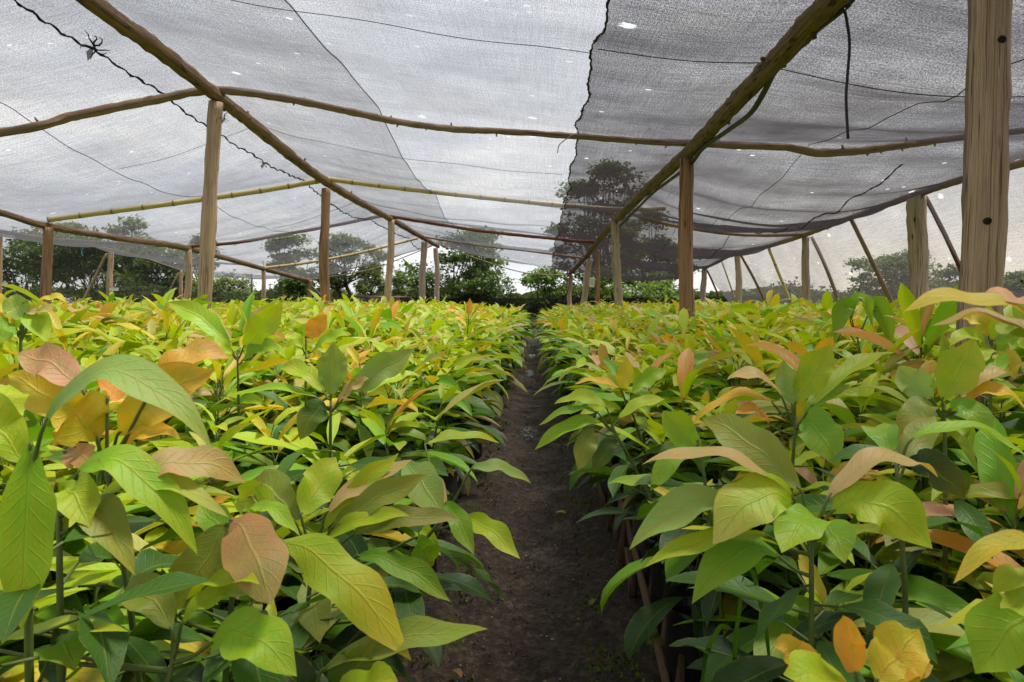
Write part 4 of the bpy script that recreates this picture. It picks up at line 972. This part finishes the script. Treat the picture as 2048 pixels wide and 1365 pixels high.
hero(480, 1040, 0.78, [
    (542, 1206, -0.10, 0.070, 0.022, 0.97, "BR", dict(b=(462, 1040), fold=-6, wave=.06, shape=.25, tip="OLV")),
    (823, 1322, -0.06, 0.062, 0.030, 0.72, "YG", dict(b=(556, 1080), fold=-5, wave=.10, tip="OY")),
    (352, 1222, -0.04, 0.062, 0.0, 0.9, "OLV", dict(b=(455, 1045), fold=8)),
    (398, 1010, 0.06, 0.04, 0.0, 0.7, "G"), (520, 1170, -0.1, 0.04, 0.03, 0.4, "YG", dict(b=(360, 1235))), (645, 1150, -0.02, 0.05, 0.01, 0.5, "DG", dict(b=(570, 1110)))],
    "seedling with a coppery brown hanging leaf and a long wavy yellow one", 116, 8)
hero(630, 1092, 1.0, [
    (798, 906, 0.06, 0.036, 0.008, 0.75, "YG", dict(b=(640, 1062))),
    (824, 922, 0.08, 0.040, 0.016, 0.5, "PK", dict(b=(650, 1030))),
    (856, 952, 0.02, 0.046, 0.010, 0.72, "OLV", dict(b=(662, 1058))),
    (920, 1042, 0.0, 0.042, 0.020, 0.55, "OLV", dict(b=(700, 1075), tip="PK")),
    (820, 1030, -0.02, 0.034, 0.016, 0.5, "YG", dict(b=(640, 1085))),
    (672, 912, 0.08, 0.066, 0.0, 0.9, "YG", dict(b=(602, 1032), wave=.1)),
    (470, 1000, 0.02, 0.066, 0.0, 0.9, "YG", dict(b=(548, 1010))),
    (500, 965, 0.06, 0.07, 0.02, 0.8, "OLV", dict(b=(590, 1045))),
    (600, 1075, -0.06, 0.03, 0.03, 0.4, "BG", dict(b=(490, 1030)))],
    "seedling left of the path with a fan of narrow upright olive and yellow leaves", 117, 8)
hero(662, 800, 1.35, [
    (668, 686, 0.0, 0.068, 0.0, 0.95, "GP", dict(b=(662, 792), shape=.05)),
    (830, 700, 0.04, 0.062, 0.006, 0.8, "GP", dict(b=(690, 792))),
    (738, 758, 0.0, 0.032, 0.01, 0.5, "PK", dict(b=(675, 805))),
    (420, 815, 0.0, 0.030, 0.035, 0.3, "BG", dict(b=(640, 800))), (560, 735, .05, .05, .02, .5, "YG"), (600, 880, -.05, .06, .02, .6, "DG")],
    "seedling in the left bed with two upright grey-green leaves", 118, 8)
hero(475, 702, 1.8, [
    (336, 607, 0.0, 0.072, 0.028, 0.62, "BG", dict(b=(462, 697))),
    (566, 607, 0.0, 0.080, 0.0, 0.9, "YG", dict(b=(486, 697))),
    (400, 690, -0.05, 0.05, 0.02, 0.5, "YG"), (560, 700, -0.02, 0.06, 0.02, 0.5, "G"), (520, 660, .1, .05, .0, .7, "Y")],
    "tall seedling with two large bright leaves spread in a V below the leaning post", 119, 7)
hero(612, 700, 1.9, [
    (654, 630, 0.0, 0.058, 0.0, 0.95, "O", dict(b=(612, 676), shape=-.05)),
    (565, 672, 0.0, 0.045, 0.02, 0.4, "YG"), (700, 670, 0.0, 0.05, 0.02, 0.4, "BG"), (640, 720, -.04, .05, .01, .5, "Y")],
    "seedling in the left bed with one rounded bright orange leaf on top", 120, 6)
hero(42, 652, 1.25, [
    (22, 590, 0.0, 0.05, 0.0, 0.85, "GP", dict(b=(45, 640))), (135, 604, 0.02, 0.026, 0.02, 0.3, "Y", dict(b=(65, 625))), (-40, 590, 0.0, 0.04, 0.02, 0.4, "Y"),
    (110, 620, -.04, .03, .0, .5, "PK", dict(b=(50, 628))), (95, 690, -.05, .05, .03, .5, "BG"), (-20, 700, -.05, .05, .02, .5, "G"), (60, 600, .03, .04, 0, .8, "YG")],
    "tall pale green seedling at the left side rising before the dark trees", 121, 6)
hero(352, 1285, 0.70, [
    (246, 1182, 0.03, 0.05, 0.02, 0.7, "OLV", dict(b=(345, 1262))), (594, 1352, -0.03, 0.062, 0.030, 0.6, "BG", dict(b=(418, 1290), fold=10)),
    (506, 1188, 0.03, 0.03, 0.02, 0.4, "YG", dict(b=(362, 1250))), (258, 1268, -0.06, 0.028, 0.02, 0.3, "YG", dict(b=(-10, 1300))), (150, 1345, -.06, .06, .02, .7, "G", dict(b=(110, 1300)))],
    "seedling at the left bottom with a rounded bright green leaf over dark ones", 122, 9)
hero(697, 1120, 1.06, [
    (901, 1203, -0.03, 0.048, 0.022, 0.6, "G", dict(b=(712, 1112))), (868, 1130, 0.04, 0.05, 0.0, 0.8, "G", dict(b=(830, 1075))),
    (640, 1290, -0.1, 0.055, 0.0, 0.92, "OLV", dict(b=(618, 1145))), (760, 1190, -.05, .06, .0, .7, "DG")],
    "seedling behind the coppery leaf, with a green leaf hanging down to the path", 123, 9)
hero(905, 1010, 1.25, [
    (1040, 1120, -0.08, 0.048, 0.022, 0.6, "YG", dict(b=(920, 1040))), (948, 1113, -0.08, 0.045, 0.02, 0.8, "G", dict(b=(886, 1010))),
    (1062, 968, 0.05, 0.036, 0.022, 0.5, "GP", dict(b=(940, 942))), (885, 1035, -0.1, 0.075, 0.01, 0.9, "GP", dict(b=(810, 925))), (1000, 885, .3, .04, .02, .35, "YG", dict(b=(850, 890), bd=.2)), (820, 960, .1, .05, .02, .5, "PK")],
    "seedling at the left edge of the path with pale leaves reaching out over the path", 124, 9)
hero(640, 1400, 0.72, [
    (976, 1262, 0.03, 0.040, 0.018, 0.5, "OLV", dict(b=(640, 1345), tip="YG")), (748, 1290, 0.0, 0.05, 0.0, 0.7, "DG"), (520, 1345, -.02, .06, .02, .6, "D"), (800, 1370, -.05, .05, .02, .5, "YG")],
    "seedling at the bottom left with a narrow olive leaf pointing to the path", 125, 9)

# ------------------------------------------------------------------ generic seedlings
TONES = ["plain"] * 6 + ["yellow"] * 5 + ["orange"] * 1 + ["pink"] * 2
VARS = []
for k in range(34):
    tone = TONES[k % len(TONES)]; n = 24 if k % 2 else 27
    VARS.append((tone, plant_meshes(300 + k, 0.66, n, tone)))
EDGEV = [(t_, plant_meshes(400 + k, 0.66, 13, t_, low=0.60)) for k, t_ in enumerate(["plain", "yellow", "plain", "orange", "pink", "yellow", "plain", "pink"])]
def hgt(x, y):
    ax = abs(x)
    h = np.interp(y, [0.4, 0.9, 1.4, 2.0, 3.0, 14], [0.47, 0.52, 0.60, 0.70, 0.765, 0.745])
    h += np.interp(ax, [0.3, 0.55, 0.9, 1.6], [-0.15, -0.07, -0.02, 0.02]) * np.interp(y, [0, 6, 14], [1, 1, .75])
    if x > 0.8 and 1.1 < y < 2.3: h += 0.07
    h += 0.05 * mnoise.noise(Vector((x * 1.7, y * 1.7, 5.0)))
    if x > 0: h -= 0.02
    return float(h)
S = 0.165
cands = []
yy = -1.2
row = 0
while yy < 15.2:
    for sgn in (-1, 1):
        x = float(np.interp(yy, [0, 3, 7, 14], [0.385, 0.38, 0.33, 0.30]))
        xm = 10.0 if sgn < 0 else 4.6
        while x < xm:
            jx, jy = random.uniform(-.035, .035), random.uniform(-.035, .035)
            cands.append((sgn * (x + (S * .5 if row % 2 else 0)) + jx, yy + jy)); x += S
    yy += S * 0.92; row += 1
def in_view(x, y, m=0.12):
    return y > 0.3 and -(0.80 * y + m + .15) < x < 0.76 * y + m + .12
heroes = np.array(HERO_XY)
kept = []
for x, y in cands:
    behind = y < 0.3 and abs(x) < 1.6
    if not in_view(x, y, 0.35) and not behind: continue
    if math.hypot(x, y) < 0.55: continue
    if np.min(np.hypot(heroes[:, 0] - x, heroes[:, 1] - y)) < 0.10: continue
    if y < 0.62 and abs(x) < 0.6: continue
    if y > 14.4 and x < 0: continue
    kept.append((x, y))
kept.sort(key=lambda p: math.hypot(p[0], p[1]) + (0.0 if in_view(*p, 0.02) else 99))
N_IND = 300 - len(HERO_XY)
ZL = {}
lab_tone = {"plain": "plain green", "yellow": "yellow-tipped", "orange": "orange-tipped", "pink": "pink-tipped"}
for n_, (x, y) in enumerate(kept[:N_IND]):
    tone, (ml, ms) = random.choice(EDGEV if abs(x) < 0.5 and y < 2.6 else VARS)
    H = hgt(x, y) + random.uniform(-.07, .06); sc = H / 0.66
    root = empty("avocado_seedling", (x, y, 0), random.uniform(0, 6.28))
    bed = "left" if x < 0 else "right"
    where = "in the row lining the path" if abs(x) < 0.62 else ("in the nearest rows" if y < 1.7 else "a few rows back")
    tag(root, f"{lab_tone[tone]} avocado seedling {where} of the {bed} bed", "seedling", f"{lab_tone[tone]} seedlings {where}, {bed} bed")
    for nm, me in (("leaves", ml), ("stem", ms), ("grow_bag", BAGS[random.randrange(6)])):
        o = bpy.data.objects.new(nm, me); o.parent = root
        if nm == "grow_bag": o.scale = (1, 1, 1)
        else: o.scale = (1.0, 1.0, sc)
        link(o)
# the rest as one mass
mass = MB(); rest = kept[N_IND:]
B_, AZ, EL, LL, WW, DR, RO_, FO, WA, BE, CC, RN, TP = ([] for _ in range(13))
near_m = []
for gi, (x, y) in enumerate(rest):
    H = hgt(x, y) + random.uniform(-.08, .07); tone = TONES[random.randrange(len(TONES))]
    if random.random() < .06: H += random.uniform(.05, .12)
    n = 13 if y < 6 else 10
    rs = rng
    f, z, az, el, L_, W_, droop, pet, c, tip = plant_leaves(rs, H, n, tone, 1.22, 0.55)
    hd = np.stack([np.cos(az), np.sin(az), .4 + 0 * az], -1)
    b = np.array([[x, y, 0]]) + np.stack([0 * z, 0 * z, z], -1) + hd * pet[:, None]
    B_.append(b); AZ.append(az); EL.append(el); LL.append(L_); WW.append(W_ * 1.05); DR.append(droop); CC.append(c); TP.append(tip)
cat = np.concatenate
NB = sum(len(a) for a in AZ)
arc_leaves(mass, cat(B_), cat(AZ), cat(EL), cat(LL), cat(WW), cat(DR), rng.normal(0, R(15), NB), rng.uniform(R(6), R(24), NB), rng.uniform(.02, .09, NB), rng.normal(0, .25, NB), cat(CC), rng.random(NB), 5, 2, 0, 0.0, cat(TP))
for x, y in rest:
    if y < 6 or abs(x) < 0.75:
        H = hgt(x, y)
        tube(mass, [(x, y, .2), (x, y, H)], [.006, .003], 4, 1, cap=False)
    if abs(x) < 0.95:
        V, Q = [], []; r = .052
        for z_ in (0, .12, .255):
            for k in range(8): a = k * math.pi / 4; V.append((x + r * math.cos(a) * random.uniform(.9, 1.1), y + r * math.sin(a), z_ + random.uniform(-.008, .008)))
        for i in range(2):
            for k in range(8): Q.append((i * 8 + k, i * 8 + (k + 1) % 8, (i + 1) * 8 + (k + 1) % 8, (i + 1) * 8 + k))
        mass.add(V, Q, 2)
o = mass.build("seedling_mass", [M_LEAF, M_STEM, M_BAG]); tag(o, "dense carpet of further yellow-green avocado seedlings filling both beds to the far end", "seedlings", kind="stuff")
print("individuals", N_IND, "mass plants", len(rest), "mass faces", sum(len(q) for q in mass.q))

# ------------------------------------------------------------------ bed edging
def ground_pole(pts, r, mat, name, label, cat, seed, stubs=0, group=None):
    o0 = Vector(pts[0]); mb = MB(); tube(mb, [Vector(p) - o0 for p in pts], r, 9, jit=.2, sub=5, seed=seed)
    o = mb.build(name, mat); o.location = o0; return tag(o, label, cat, group)
ground_pole([(0.285, 1.0, 0.02), (0.30, 1.5, 0.10), (0.325, 2.1, 0.15), (0.335, 2.6, 0.20), (0.34, 3.1, 0.26)], [.009, .010, .011, .012, .010], M_BRANCH, "edging_pole", "slanting thin pole holding the bags along the right side of the path", "pole", 51, group="poles edging the beds")
ground_pole([(-0.30, 0.9, 0.14), (-0.315, 1.5, 0.16), (-0.325, 2.1, 0.15), (-0.33, 3.0, 0.17)], [.010] * 4, M_BEAM, "edging_pole", "dark thin pole along the bags at the left side of the path", "pole", 52, group="poles edging the beds")
for k in range(9):
    y = 1.45 + k * 0.21 + random.uniform(-.05, .05); x = 0.315 + random.uniform(-.012, .012); h_ = random.uniform(.14, .26)
    mb = MB(); tube(mb, [(0, 0, 0), (random.uniform(-.01, .01), 0, h_ * .5), (random.uniform(-.025, .02), random.uniform(-.03, .03), h_)], [.011, .012, .005], 6, jit=.3, seed=60 + k, square=.3)
    o = mb.build("wooden_stake", M_BRANCH if k % 2 else M_BEAM); o.location = (x, y, 0.01)
    tag(o, "short splintered stake driven in along the right side of the path, holding the bags", "stake", "stakes holding the bags along the path")
# moss on the edging, blades of grass
for (x, y, z, s, lab) in ((0.30, 1.62, 0.125, .018, "upper bright green moss tuft growing on the slanting edging pole"), (0.275, 1.26, 0.07, .020, "lower bright green moss tuft at the foot of the slanting edging pole")):
    mb = MB()
    for k in range(160):
        a, b = random.uniform(0, 6.28), random.uniform(-.6, 1.4); c = Vector((math.cos(a) * math.cos(b), math.sin(a) * math.cos(b), math.sin(b)))
        p = c * s * random.uniform(.4, 1); e = c * s * .35; u_ = c.orthogonal().normalized() * s * .09
        mb.add([p - u_, p + u_, p + e + u_ * .2, p + e - u_ * .2], [(0, 1, 2, 3)])
    o = mb.build("moss_tuft", M_MOSS); o.location = (x, y, z); tag(o, lab, "moss", "moss tufts on the edging")
def grass_blade(pts, w_, label):
    W = [P(*p) for p in pts]; o0 = W[0].copy(); n = len(W) * 4
    lf = MB(); t = np.linspace(0, 1, n); pos = np.stack([np.interp(t, np.linspace(0, 1, len(W)), [p[k] for p in W]) for k in range(3)], -1) - np.array(o0)
    pos[:, 2] += 0.02 * np.sin(t * math.pi); tan = np.gradient(pos, axis=0); tan /= np.linalg.norm(tan, axis=1, keepdims=True)
    blades(lf, pos[None], tan[None], np.broadcast_to(np.array((.3, -1, .2)), (1, n, 3)), np.array([.3]), np.array([w_]), np.array([R(20)]), np.array([.01]), np.array([1.0]), CA["DG"][None] * 1.3, np.array([.3]), 2, shape=-.25)
    o = lf.build("grass_blade", M_LEAF); o.location = o0; tag(o, label, "grass blade", "long grass blades between the right bags")
grass_blade([(1462, 1440, .95), (1470, 1300, .93), (1490, 1130, .92)], .008, "straight long grass blade standing among the bags at the right bottom")
grass_blade([(1550, 1440, .95), (1530, 1280, .93), (1505, 1170, .92), (1490, 1135, .92)], .008, "long grass blade bending left among the bags at the right bottom")
grass_blade([(1395, 1440, .98), (1410, 1330, .96), (1440, 1275, .95), (1470, 1262, .95)], .009, "short arching grass blade at the foot of the right bags")

# a few fallen leaves and chips on the path
for k, (x, y, cn, lab) in enumerate(((0.10, 2.9, "Y", "small yellow fallen leaf on the path"), (-0.17, 1.6, "BR", "brown fallen leaf on the path beside the left bags"), (0.2, 2.05, "OLV", "dry olive fallen leaf by the stakes on the path"))):
    lf = MB(); arc_leaves(lf, np.array([[0, 0, 0.0]]), np.array([k * 2.0]), np.array([.2]), np.array([.05]), np.array([.022]), np.array([.6]), np.array([.2]), np.array([.3]), np.array([.1]), np.array([.3]), CA[cn][None] * .7, np.array([.2 + k * .3]), 8, 4)
    o = lf.build("fallen_leaf", M_LEAF); o.location = (x, y, 0.035); tag(o, lab, "fallen leaf", "fallen leaves on the path")

# ------------------------------------------------------------------ trees
def tree(name, px, top, base_d, width_px, low_y, label, tone=0, n_leaf=6000, leaf=0.16, layers=True, lean=0, trunks=1, clumps=26, group="trees behind the nursery", cat="tree", squash=0.45, gap=1.0):
    rs = np.random.default_rng(int(px) * 7 + int(top))
    d = base_d; tp_ = P(px, top, d); lo = P(px, low_y, d); Rr = width_px * d / F / 2; H = tp_.z; zl = max(lo.z, 0.2)
    root = empty(name, (tp_.x, d, 0)); tag(root, label, cat, group)
    crown = MB(); trunk = MB()
    # clump centres fill an uneven ovoid
    cs = []
    for k in range(clumps):
        f = rs.random() ** 0.85; z = zl + (H - zl) * f
        rr = Rr * math.sqrt(max(0.04, 1 - (max(0, f - 0.30) / 0.75) ** 2)) * (0.72 + 0.28 * min(1, f / .3))
        a = rs.uniform(0, 6.28); r = rr * rs.uniform(0.15, 1.0) ** 0.6
        cs.append((r * math.cos(a), r * math.sin(a) * 0.8, z, Rr * rs.uniform(0.20, 0.42)))
    cs.append((0, 0, H - Rr * .12, Rr * .25))
    for t_ in range(trunks):
        bx = (t_ - (trunks - 1) / 2) * Rr * .35; r0 = 0.05 + H * 0.016
        fork = zl * 0.75 + H * .05
        tube(trunk, [(bx, 0, -0.05), (bx + lean * .3, .05, fork * .5), (bx * .6 + lean, 0, fork + H * .12)], [r0, r0 * .8, r0 * .6], 7)
        for k, (x, y, z, s) in enumerate(cs):
            if k % trunks != t_: continue
            m0 = Vector((bx * .6 + lean * .8, 0, min(fork + H * .10, z * .8))); e = Vector((x, y, z))
            md = m0.lerp(e, .5) + Vector((rs.normal(0, .15), rs.normal(0, .15), -abs(z - m0.z) * .12))
            tube(trunk, [m0, md, e], [r0 * .36, r0 * .22, r0 * .07], 5, cap=False)
    per = n_leaf // len(cs)
    tones = [((0.030, 0.052, 0.014), (0.075, 0.115, 0.026)), ((0.045, 0.08, 0.018), (0.10, 0.15, 0.03)), ((0.065, 0.085, 0.035), (0.12, 0.145, 0.06)), ((0.015, 0.025, 0.009), (0.04, 0.06, 0.018))][tone]
    for x, y, z, s in cs:
        n = max(20, int(per * rs.uniform(.6, 1.4)))
        # leaves sit in sprays: little twigs with several leaves each
        m = max(5, n // 9); tw = rs.normal(0, 1, (m, 3)); tw /= np.linalg.norm(tw, axis=1, keepdims=True); tw *= (rs.random((m, 1)) ** 0.45)
        tc_ = np.array([x, y, z]) + tw * np.array([s, s, s * (squash if layers else .9)]) * gap
        ctr = np.repeat(tc_, 9, 0) + rs.normal(0, leaf * 0.75, (m * 9, 3)) * np.array([1, 1, .55]); nn = len(ctr)
        az = rs.uniform(0, 6.28, nn); el = rs.normal(-.25, .45, nn)
        a = np.stack([np.cos(az) * np.cos(el), np.sin(az) * np.cos(el), np.sin(el)], -1)
        u2 = rs.normal(0, .45, (nn, 3)) + np.array([0, 0, 1.0]); b = np.cross(a, u2); b /= np.linalg.norm(b, axis=1, keepdims=True) + 1e-9
        ln = leaf * rs.uniform(.6, 1.3, (nn, 1)); wd = ln * rs.uniform(.22, .36, (nn, 1))
        V = np.stack([ctr - a * ln * .5, ctr + b * wd, ctr + a * ln * .55, ctr - b * wd], 1).reshape(-1, 3)
        g = rs.random((nn, 1)) * .6 + rs.random() * .4
        c = 1.75 * (np.array(tones[0]) * (1 - g) + np.array(tones[1]) * g)
        crown.add(V, np.arange(nn * 4).reshape(-1, 4), 0, np.repeat(c, 4, 0))
    trunk.build("trunk", M_BARK, root); crown.build("crown", M_TLEAF, root, smooth=False)
    return root
T_ = tree
T_("tree", 60, 462, 25, 260, 640, "dark dense tree filling the left side behind the net wall", 0, 9000, .17, clumps=34)
T_("tree", 190, 488, 24, 220, 640, "dark tree between the two leftmost thick posts with fresh green sprays", 0, 8000, .16, clumps=30)
T_("tree", 300, 500, 23, 190, 640, "dense dark tree behind the post with the white tag", 0, 8000, .16, clumps=28)
T_("tree", 130, 445, 31, 150, 560, "flat-topped tree rising above the barked beam at the left", 2, 3000, .2)
T_("tree", 265, 443, 33, 110, 560, "small tree crown seen through the net over the second brace", 2, 2600, .2)
T_("tree", 400, 478, 30, 70, 600, "narrow dark tree behind the tall leaning post", 0, 2500, .18)
T_("tree", 455, 556, 42, 130, 640, "pale bushy tree right of the tall leaning post", 2, 5000, .2, layers=False)
T_("tree", 575, 476, 30, 110, 600, "layered tree crown showing through the net between the two big left posts", 2, 4500, .17, clumps=22)
T_("tree", 600, 548, 26, 120, 645, "low dark tree behind the dark streaked ridge post", 0, 5000, .15)
T_("tree", 705, 476, 27, 150, 575, "layered tree with slender leaning trunks, its top in the net", 2, 5500, .15, clumps=22, trunks=2, lean=-.5)
T_("gum_tree", 742, 536, 62, 62, 600, "taller feathery gum tree left of the gap of open sky", 2, 3200, .3, layers=False, clumps=20)
T_("gum_tree", 800, 546, 62, 34, 592, "small pointed gum tree standing in the gap of open sky", 2, 2200, .26, layers=False, clumps=14)
T_("gum_tree", 822, 575, 66, 26, 605, "tiniest far gum tree beside the pointed one", 2, 900, .26, layers=False, clumps=8)
T_("gum_tree", 680, 580, 60, 80, 610, "low far gum trees' leftmost crown behind the old shed", 2, 1800, .3, layers=False, clumps=12)
T_("tree", 925, 470, 26, 215, 622, "big dark green tree right of the farthest ridge posts", 0, 13000, .15, clumps=44, trunks=3)
T_("tree", 965, 462, 29, 90, 560, "tree top poking above the net's far edge behind the big dark tree", 0, 2500, .16)
T_("tree", 1090, 545, 25, 130, 640, "light green loose tree hanging over the end of the path", 1, 3000, .15, clumps=18, trunks=2, gap=1.3)
T_("tree", 1205, 335, 27, 190, 575, "tallest tree, a dark broad crown seen through the dark net", 0, 12000, .16, clumps=44, trunks=3, gap=1.05)
T_("tree", 1300, 420, 29, 150, 600, "second tall dark tree to the right of the tallest one", 0, 7500, .16, clumps=30, trunks=2, gap=1.1)
T_("tree", 1250, 540, 25, 200, 645, "light green see-through tree under the net beside the paper post", 1, 2600, .14, clumps=22, trunks=3, gap=1.6)
T_("tree", 1325, 548, 27, 100, 640, "bright green small tree left of the reddish brown post", 1, 2000, .14, gap=1.4)
T_("bush", 1395, 590, 27, 110, 650, "dark bush at the foot of the gap right of the reddish brown post", 3, 3200, .15, layers=False, cat="bush", group="bushes behind the nursery")
T_("bush", 1500, 596, 24, 150, 650, "dark bush behind the light third post", 3, 3600, .15, layers=False, cat="bush", group="bushes behind the nursery")
T_("bush", 1580, 572, 30, 110, 650, "straggly taller bush left of the straight pale brown post", 3, 2200, .15, layers=False, cat="bush", group="bushes behind the nursery", gap=1.2)
T_("bush", 1665, 598, 24, 150, 650, "dark bush right of the straight pale brown post", 3, 3600, .15, layers=False, cat="bush", group="bushes behind the nursery")
T_("tree", 1775, 512, 22, 190, 640, "broad layered tree behind the side net left of the stout post", 0, 8000, .14, clumps=36)
T_("tree", 1900, 540, 22, 120, 640, "smaller tree between the stout pale post and the nearest post", 0, 4500, .14)
T_("tree", 2035, 552, 22, 110, 640, "tree cut by the right side behind the nearest post", 0, 4500, .14)
for k, (px, top, d, wd, lab) in enumerate(((430, 592, 26, 160, "low dark bush behind the tall leaning post"), (560, 598, 25, 130, "low dark bush behind the small far posts"), (870, 596, 25, 90, "scrubby bush beside the old shed"), (990, 588, 25.5, 170, "dark undergrowth bush left of the path's end"), (1130, 592, 25.5, 170, "dark undergrowth bush straight behind the path's end"), (1270, 590, 25.5, 170, "dark undergrowth bush right of the path's end"), (90, 590, 22, 260, "dark undergrowth bush at the far left"), (270, 592, 21, 200, "dark undergrowth bush behind the white tag"), (1850, 600, 20, 260, "low bush behind the stout pale post"))):
    T_("bush", px, top, d, wd, 700, lab, 3, 4200, .13, layers=False, clumps=26, cat="bush", group="bushes behind the nursery")
# far treeline
tl = MB()
for k in range(26000):
    x = random.uniform(-160, 130); y = 110 + random.uniform(-6, 6); h_ = 2.2 + 1.6 * mnoise.noise(Vector((x * .09, 0, 0))) + 0.8 * mnoise.noise(Vector((x * .4, 3, 0)))
    z = random.random() ** .7 * h_; a = random.uniform(0, 3.14); s = random.uniform(.3, .7); c = Vector((x, y, z))
    u_ = Vector((math.cos(a), math.sin(a), random.uniform(-.4, .4))) * s; v_ = Vector((0, random.uniform(-.3, .3), 1)) * s * .6; g = random.random()
    tl.add([c - u_, c - v_, c + u_, c + v_], [(0, 1, 2, 3)], 0, (0.05 + .05 * g, 0.075 + .06 * g, .03))
tag(tl.build("treeline", M_TLEAF, smooth=False), "far low line of trees on the horizon", "treeline", kind="stuff")

# ------------------------------------------------------------------ old shed roof
sh = empty("old_shed", (P(755, 610, 27).x, 27, 0)); tag(sh, "low collapsed shed with a sagging roof of dark slats between the ridge posts", "shed")
M_SLAT = wood_material("grey_slat", (0.02, 0.015, 0.012), (0.055, 0.042, 0.034), (0.13, 0.105, 0.085), .5, False)
def shp(px, py, dy=0): v = P(px, py, 27 + dy); return Vector((v.x - sh.location.x, v.y - 27, v.z))
for (a, b, r_, nm) in (((672, 590), (860, 596), .035, "roof_rail"), ((672, 594), (760, 602), .03, "roof_rail"), ((750, 596), (870, 594), .025, "roof_rail")):
    mb = MB(); A, B = shp(*a), shp(*b); tube(mb, [A, A.lerp(B, .5) + Vector((0, 0, -.03)), B], r_, 7, jit=.2, sub=4, seed=a[0]); mb.build(nm, M_BRANCH, sh)
mb = MB()
for k in range(46):
    px = 676 + k * 4.1; A = shp(px, 595 + 3 * math.sin(k * .8), 0.4); B = shp(px + 14 + random.uniform(-6, 6), 622 + random.uniform(-4, 5), -1.1)
    tube(mb, [A, B], [.035, .03], 4, square=.6, seed=k)
mb.build("roof_slats", M_SLAT, sh)
mb = MB()
for px in (690, 765, 850): A = shp(px, 596); tube(mb, [Vector((A.x, A.y, 0)), A], .05, 7, seed=px)
mb.build("frame", M_BEAM, sh)
wv = MB(); A, B = shp(675, 600, .6), shp(868, 600, .6)
wv.add([A, B, Vector((B.x, B.y, 0)), Vector((A.x, A.y, 0))], [(0, 1, 2, 3)]); wv.build("back_wall", simple("dark_boards", (.02, .016, .013), .9, .1, 6, .5, .5), sh)

# small purple flowers by the left posts
for px, py, d, lab in ((137, 604, 9.5, "small purple and white flower head beside the streaked post at the left"), (28, 610, 8.5, "small purple flower cluster at the left side behind the pale leaves")):
    mb = MB(); c0 = P(px, py, d)
    for k in range(90):
        c = Vector((random.gauss(0, .06), random.gauss(0, .05), random.gauss(0, .035))); a = random.uniform(0, 6.28)
        u_ = Vector((math.cos(a), math.sin(a), random.uniform(-.5, .5))) * .018; v_ = Vector((-math.sin(a), math.cos(a), random.uniform(-.6, .6))) * .014
        mb.add([c - u_, c - v_, c + u_, c + v_], [(0, 1, 2, 3)], 0 if k % 3 else 1)
    tube(mb, [(0, 0, -c0.z), (0, 0, 0)], .006, 5, 2)
    o = mb.build("flower_head", [M_PURPLE, M_PAPER, M_STEM]); o.location = c0; tag(o, lab, "flower", "purple flowers at the left")

# ------------------------------------------------------------------ render settings
scene.render.engine = "CYCLES"
cy = scene.cycles
cy.max_bounces = 8; cy.diffuse_bounces = 2; cy.glossy_bounces = 2; cy.transmission_bounces = 4; cy.transparent_max_bounces = 16
cy.use_denoising = True
try: cy.denoiser = "OPENIMAGEDENOISE"
except Exception: pass
cy.sample_clamp_indirect = 6
vs = scene.view_settings; vs.view_transform = "Standard"; vs.look = "None"; vs.exposure = 1.27; vs.gamma = 1.0; vs.use_curve_mapping = False
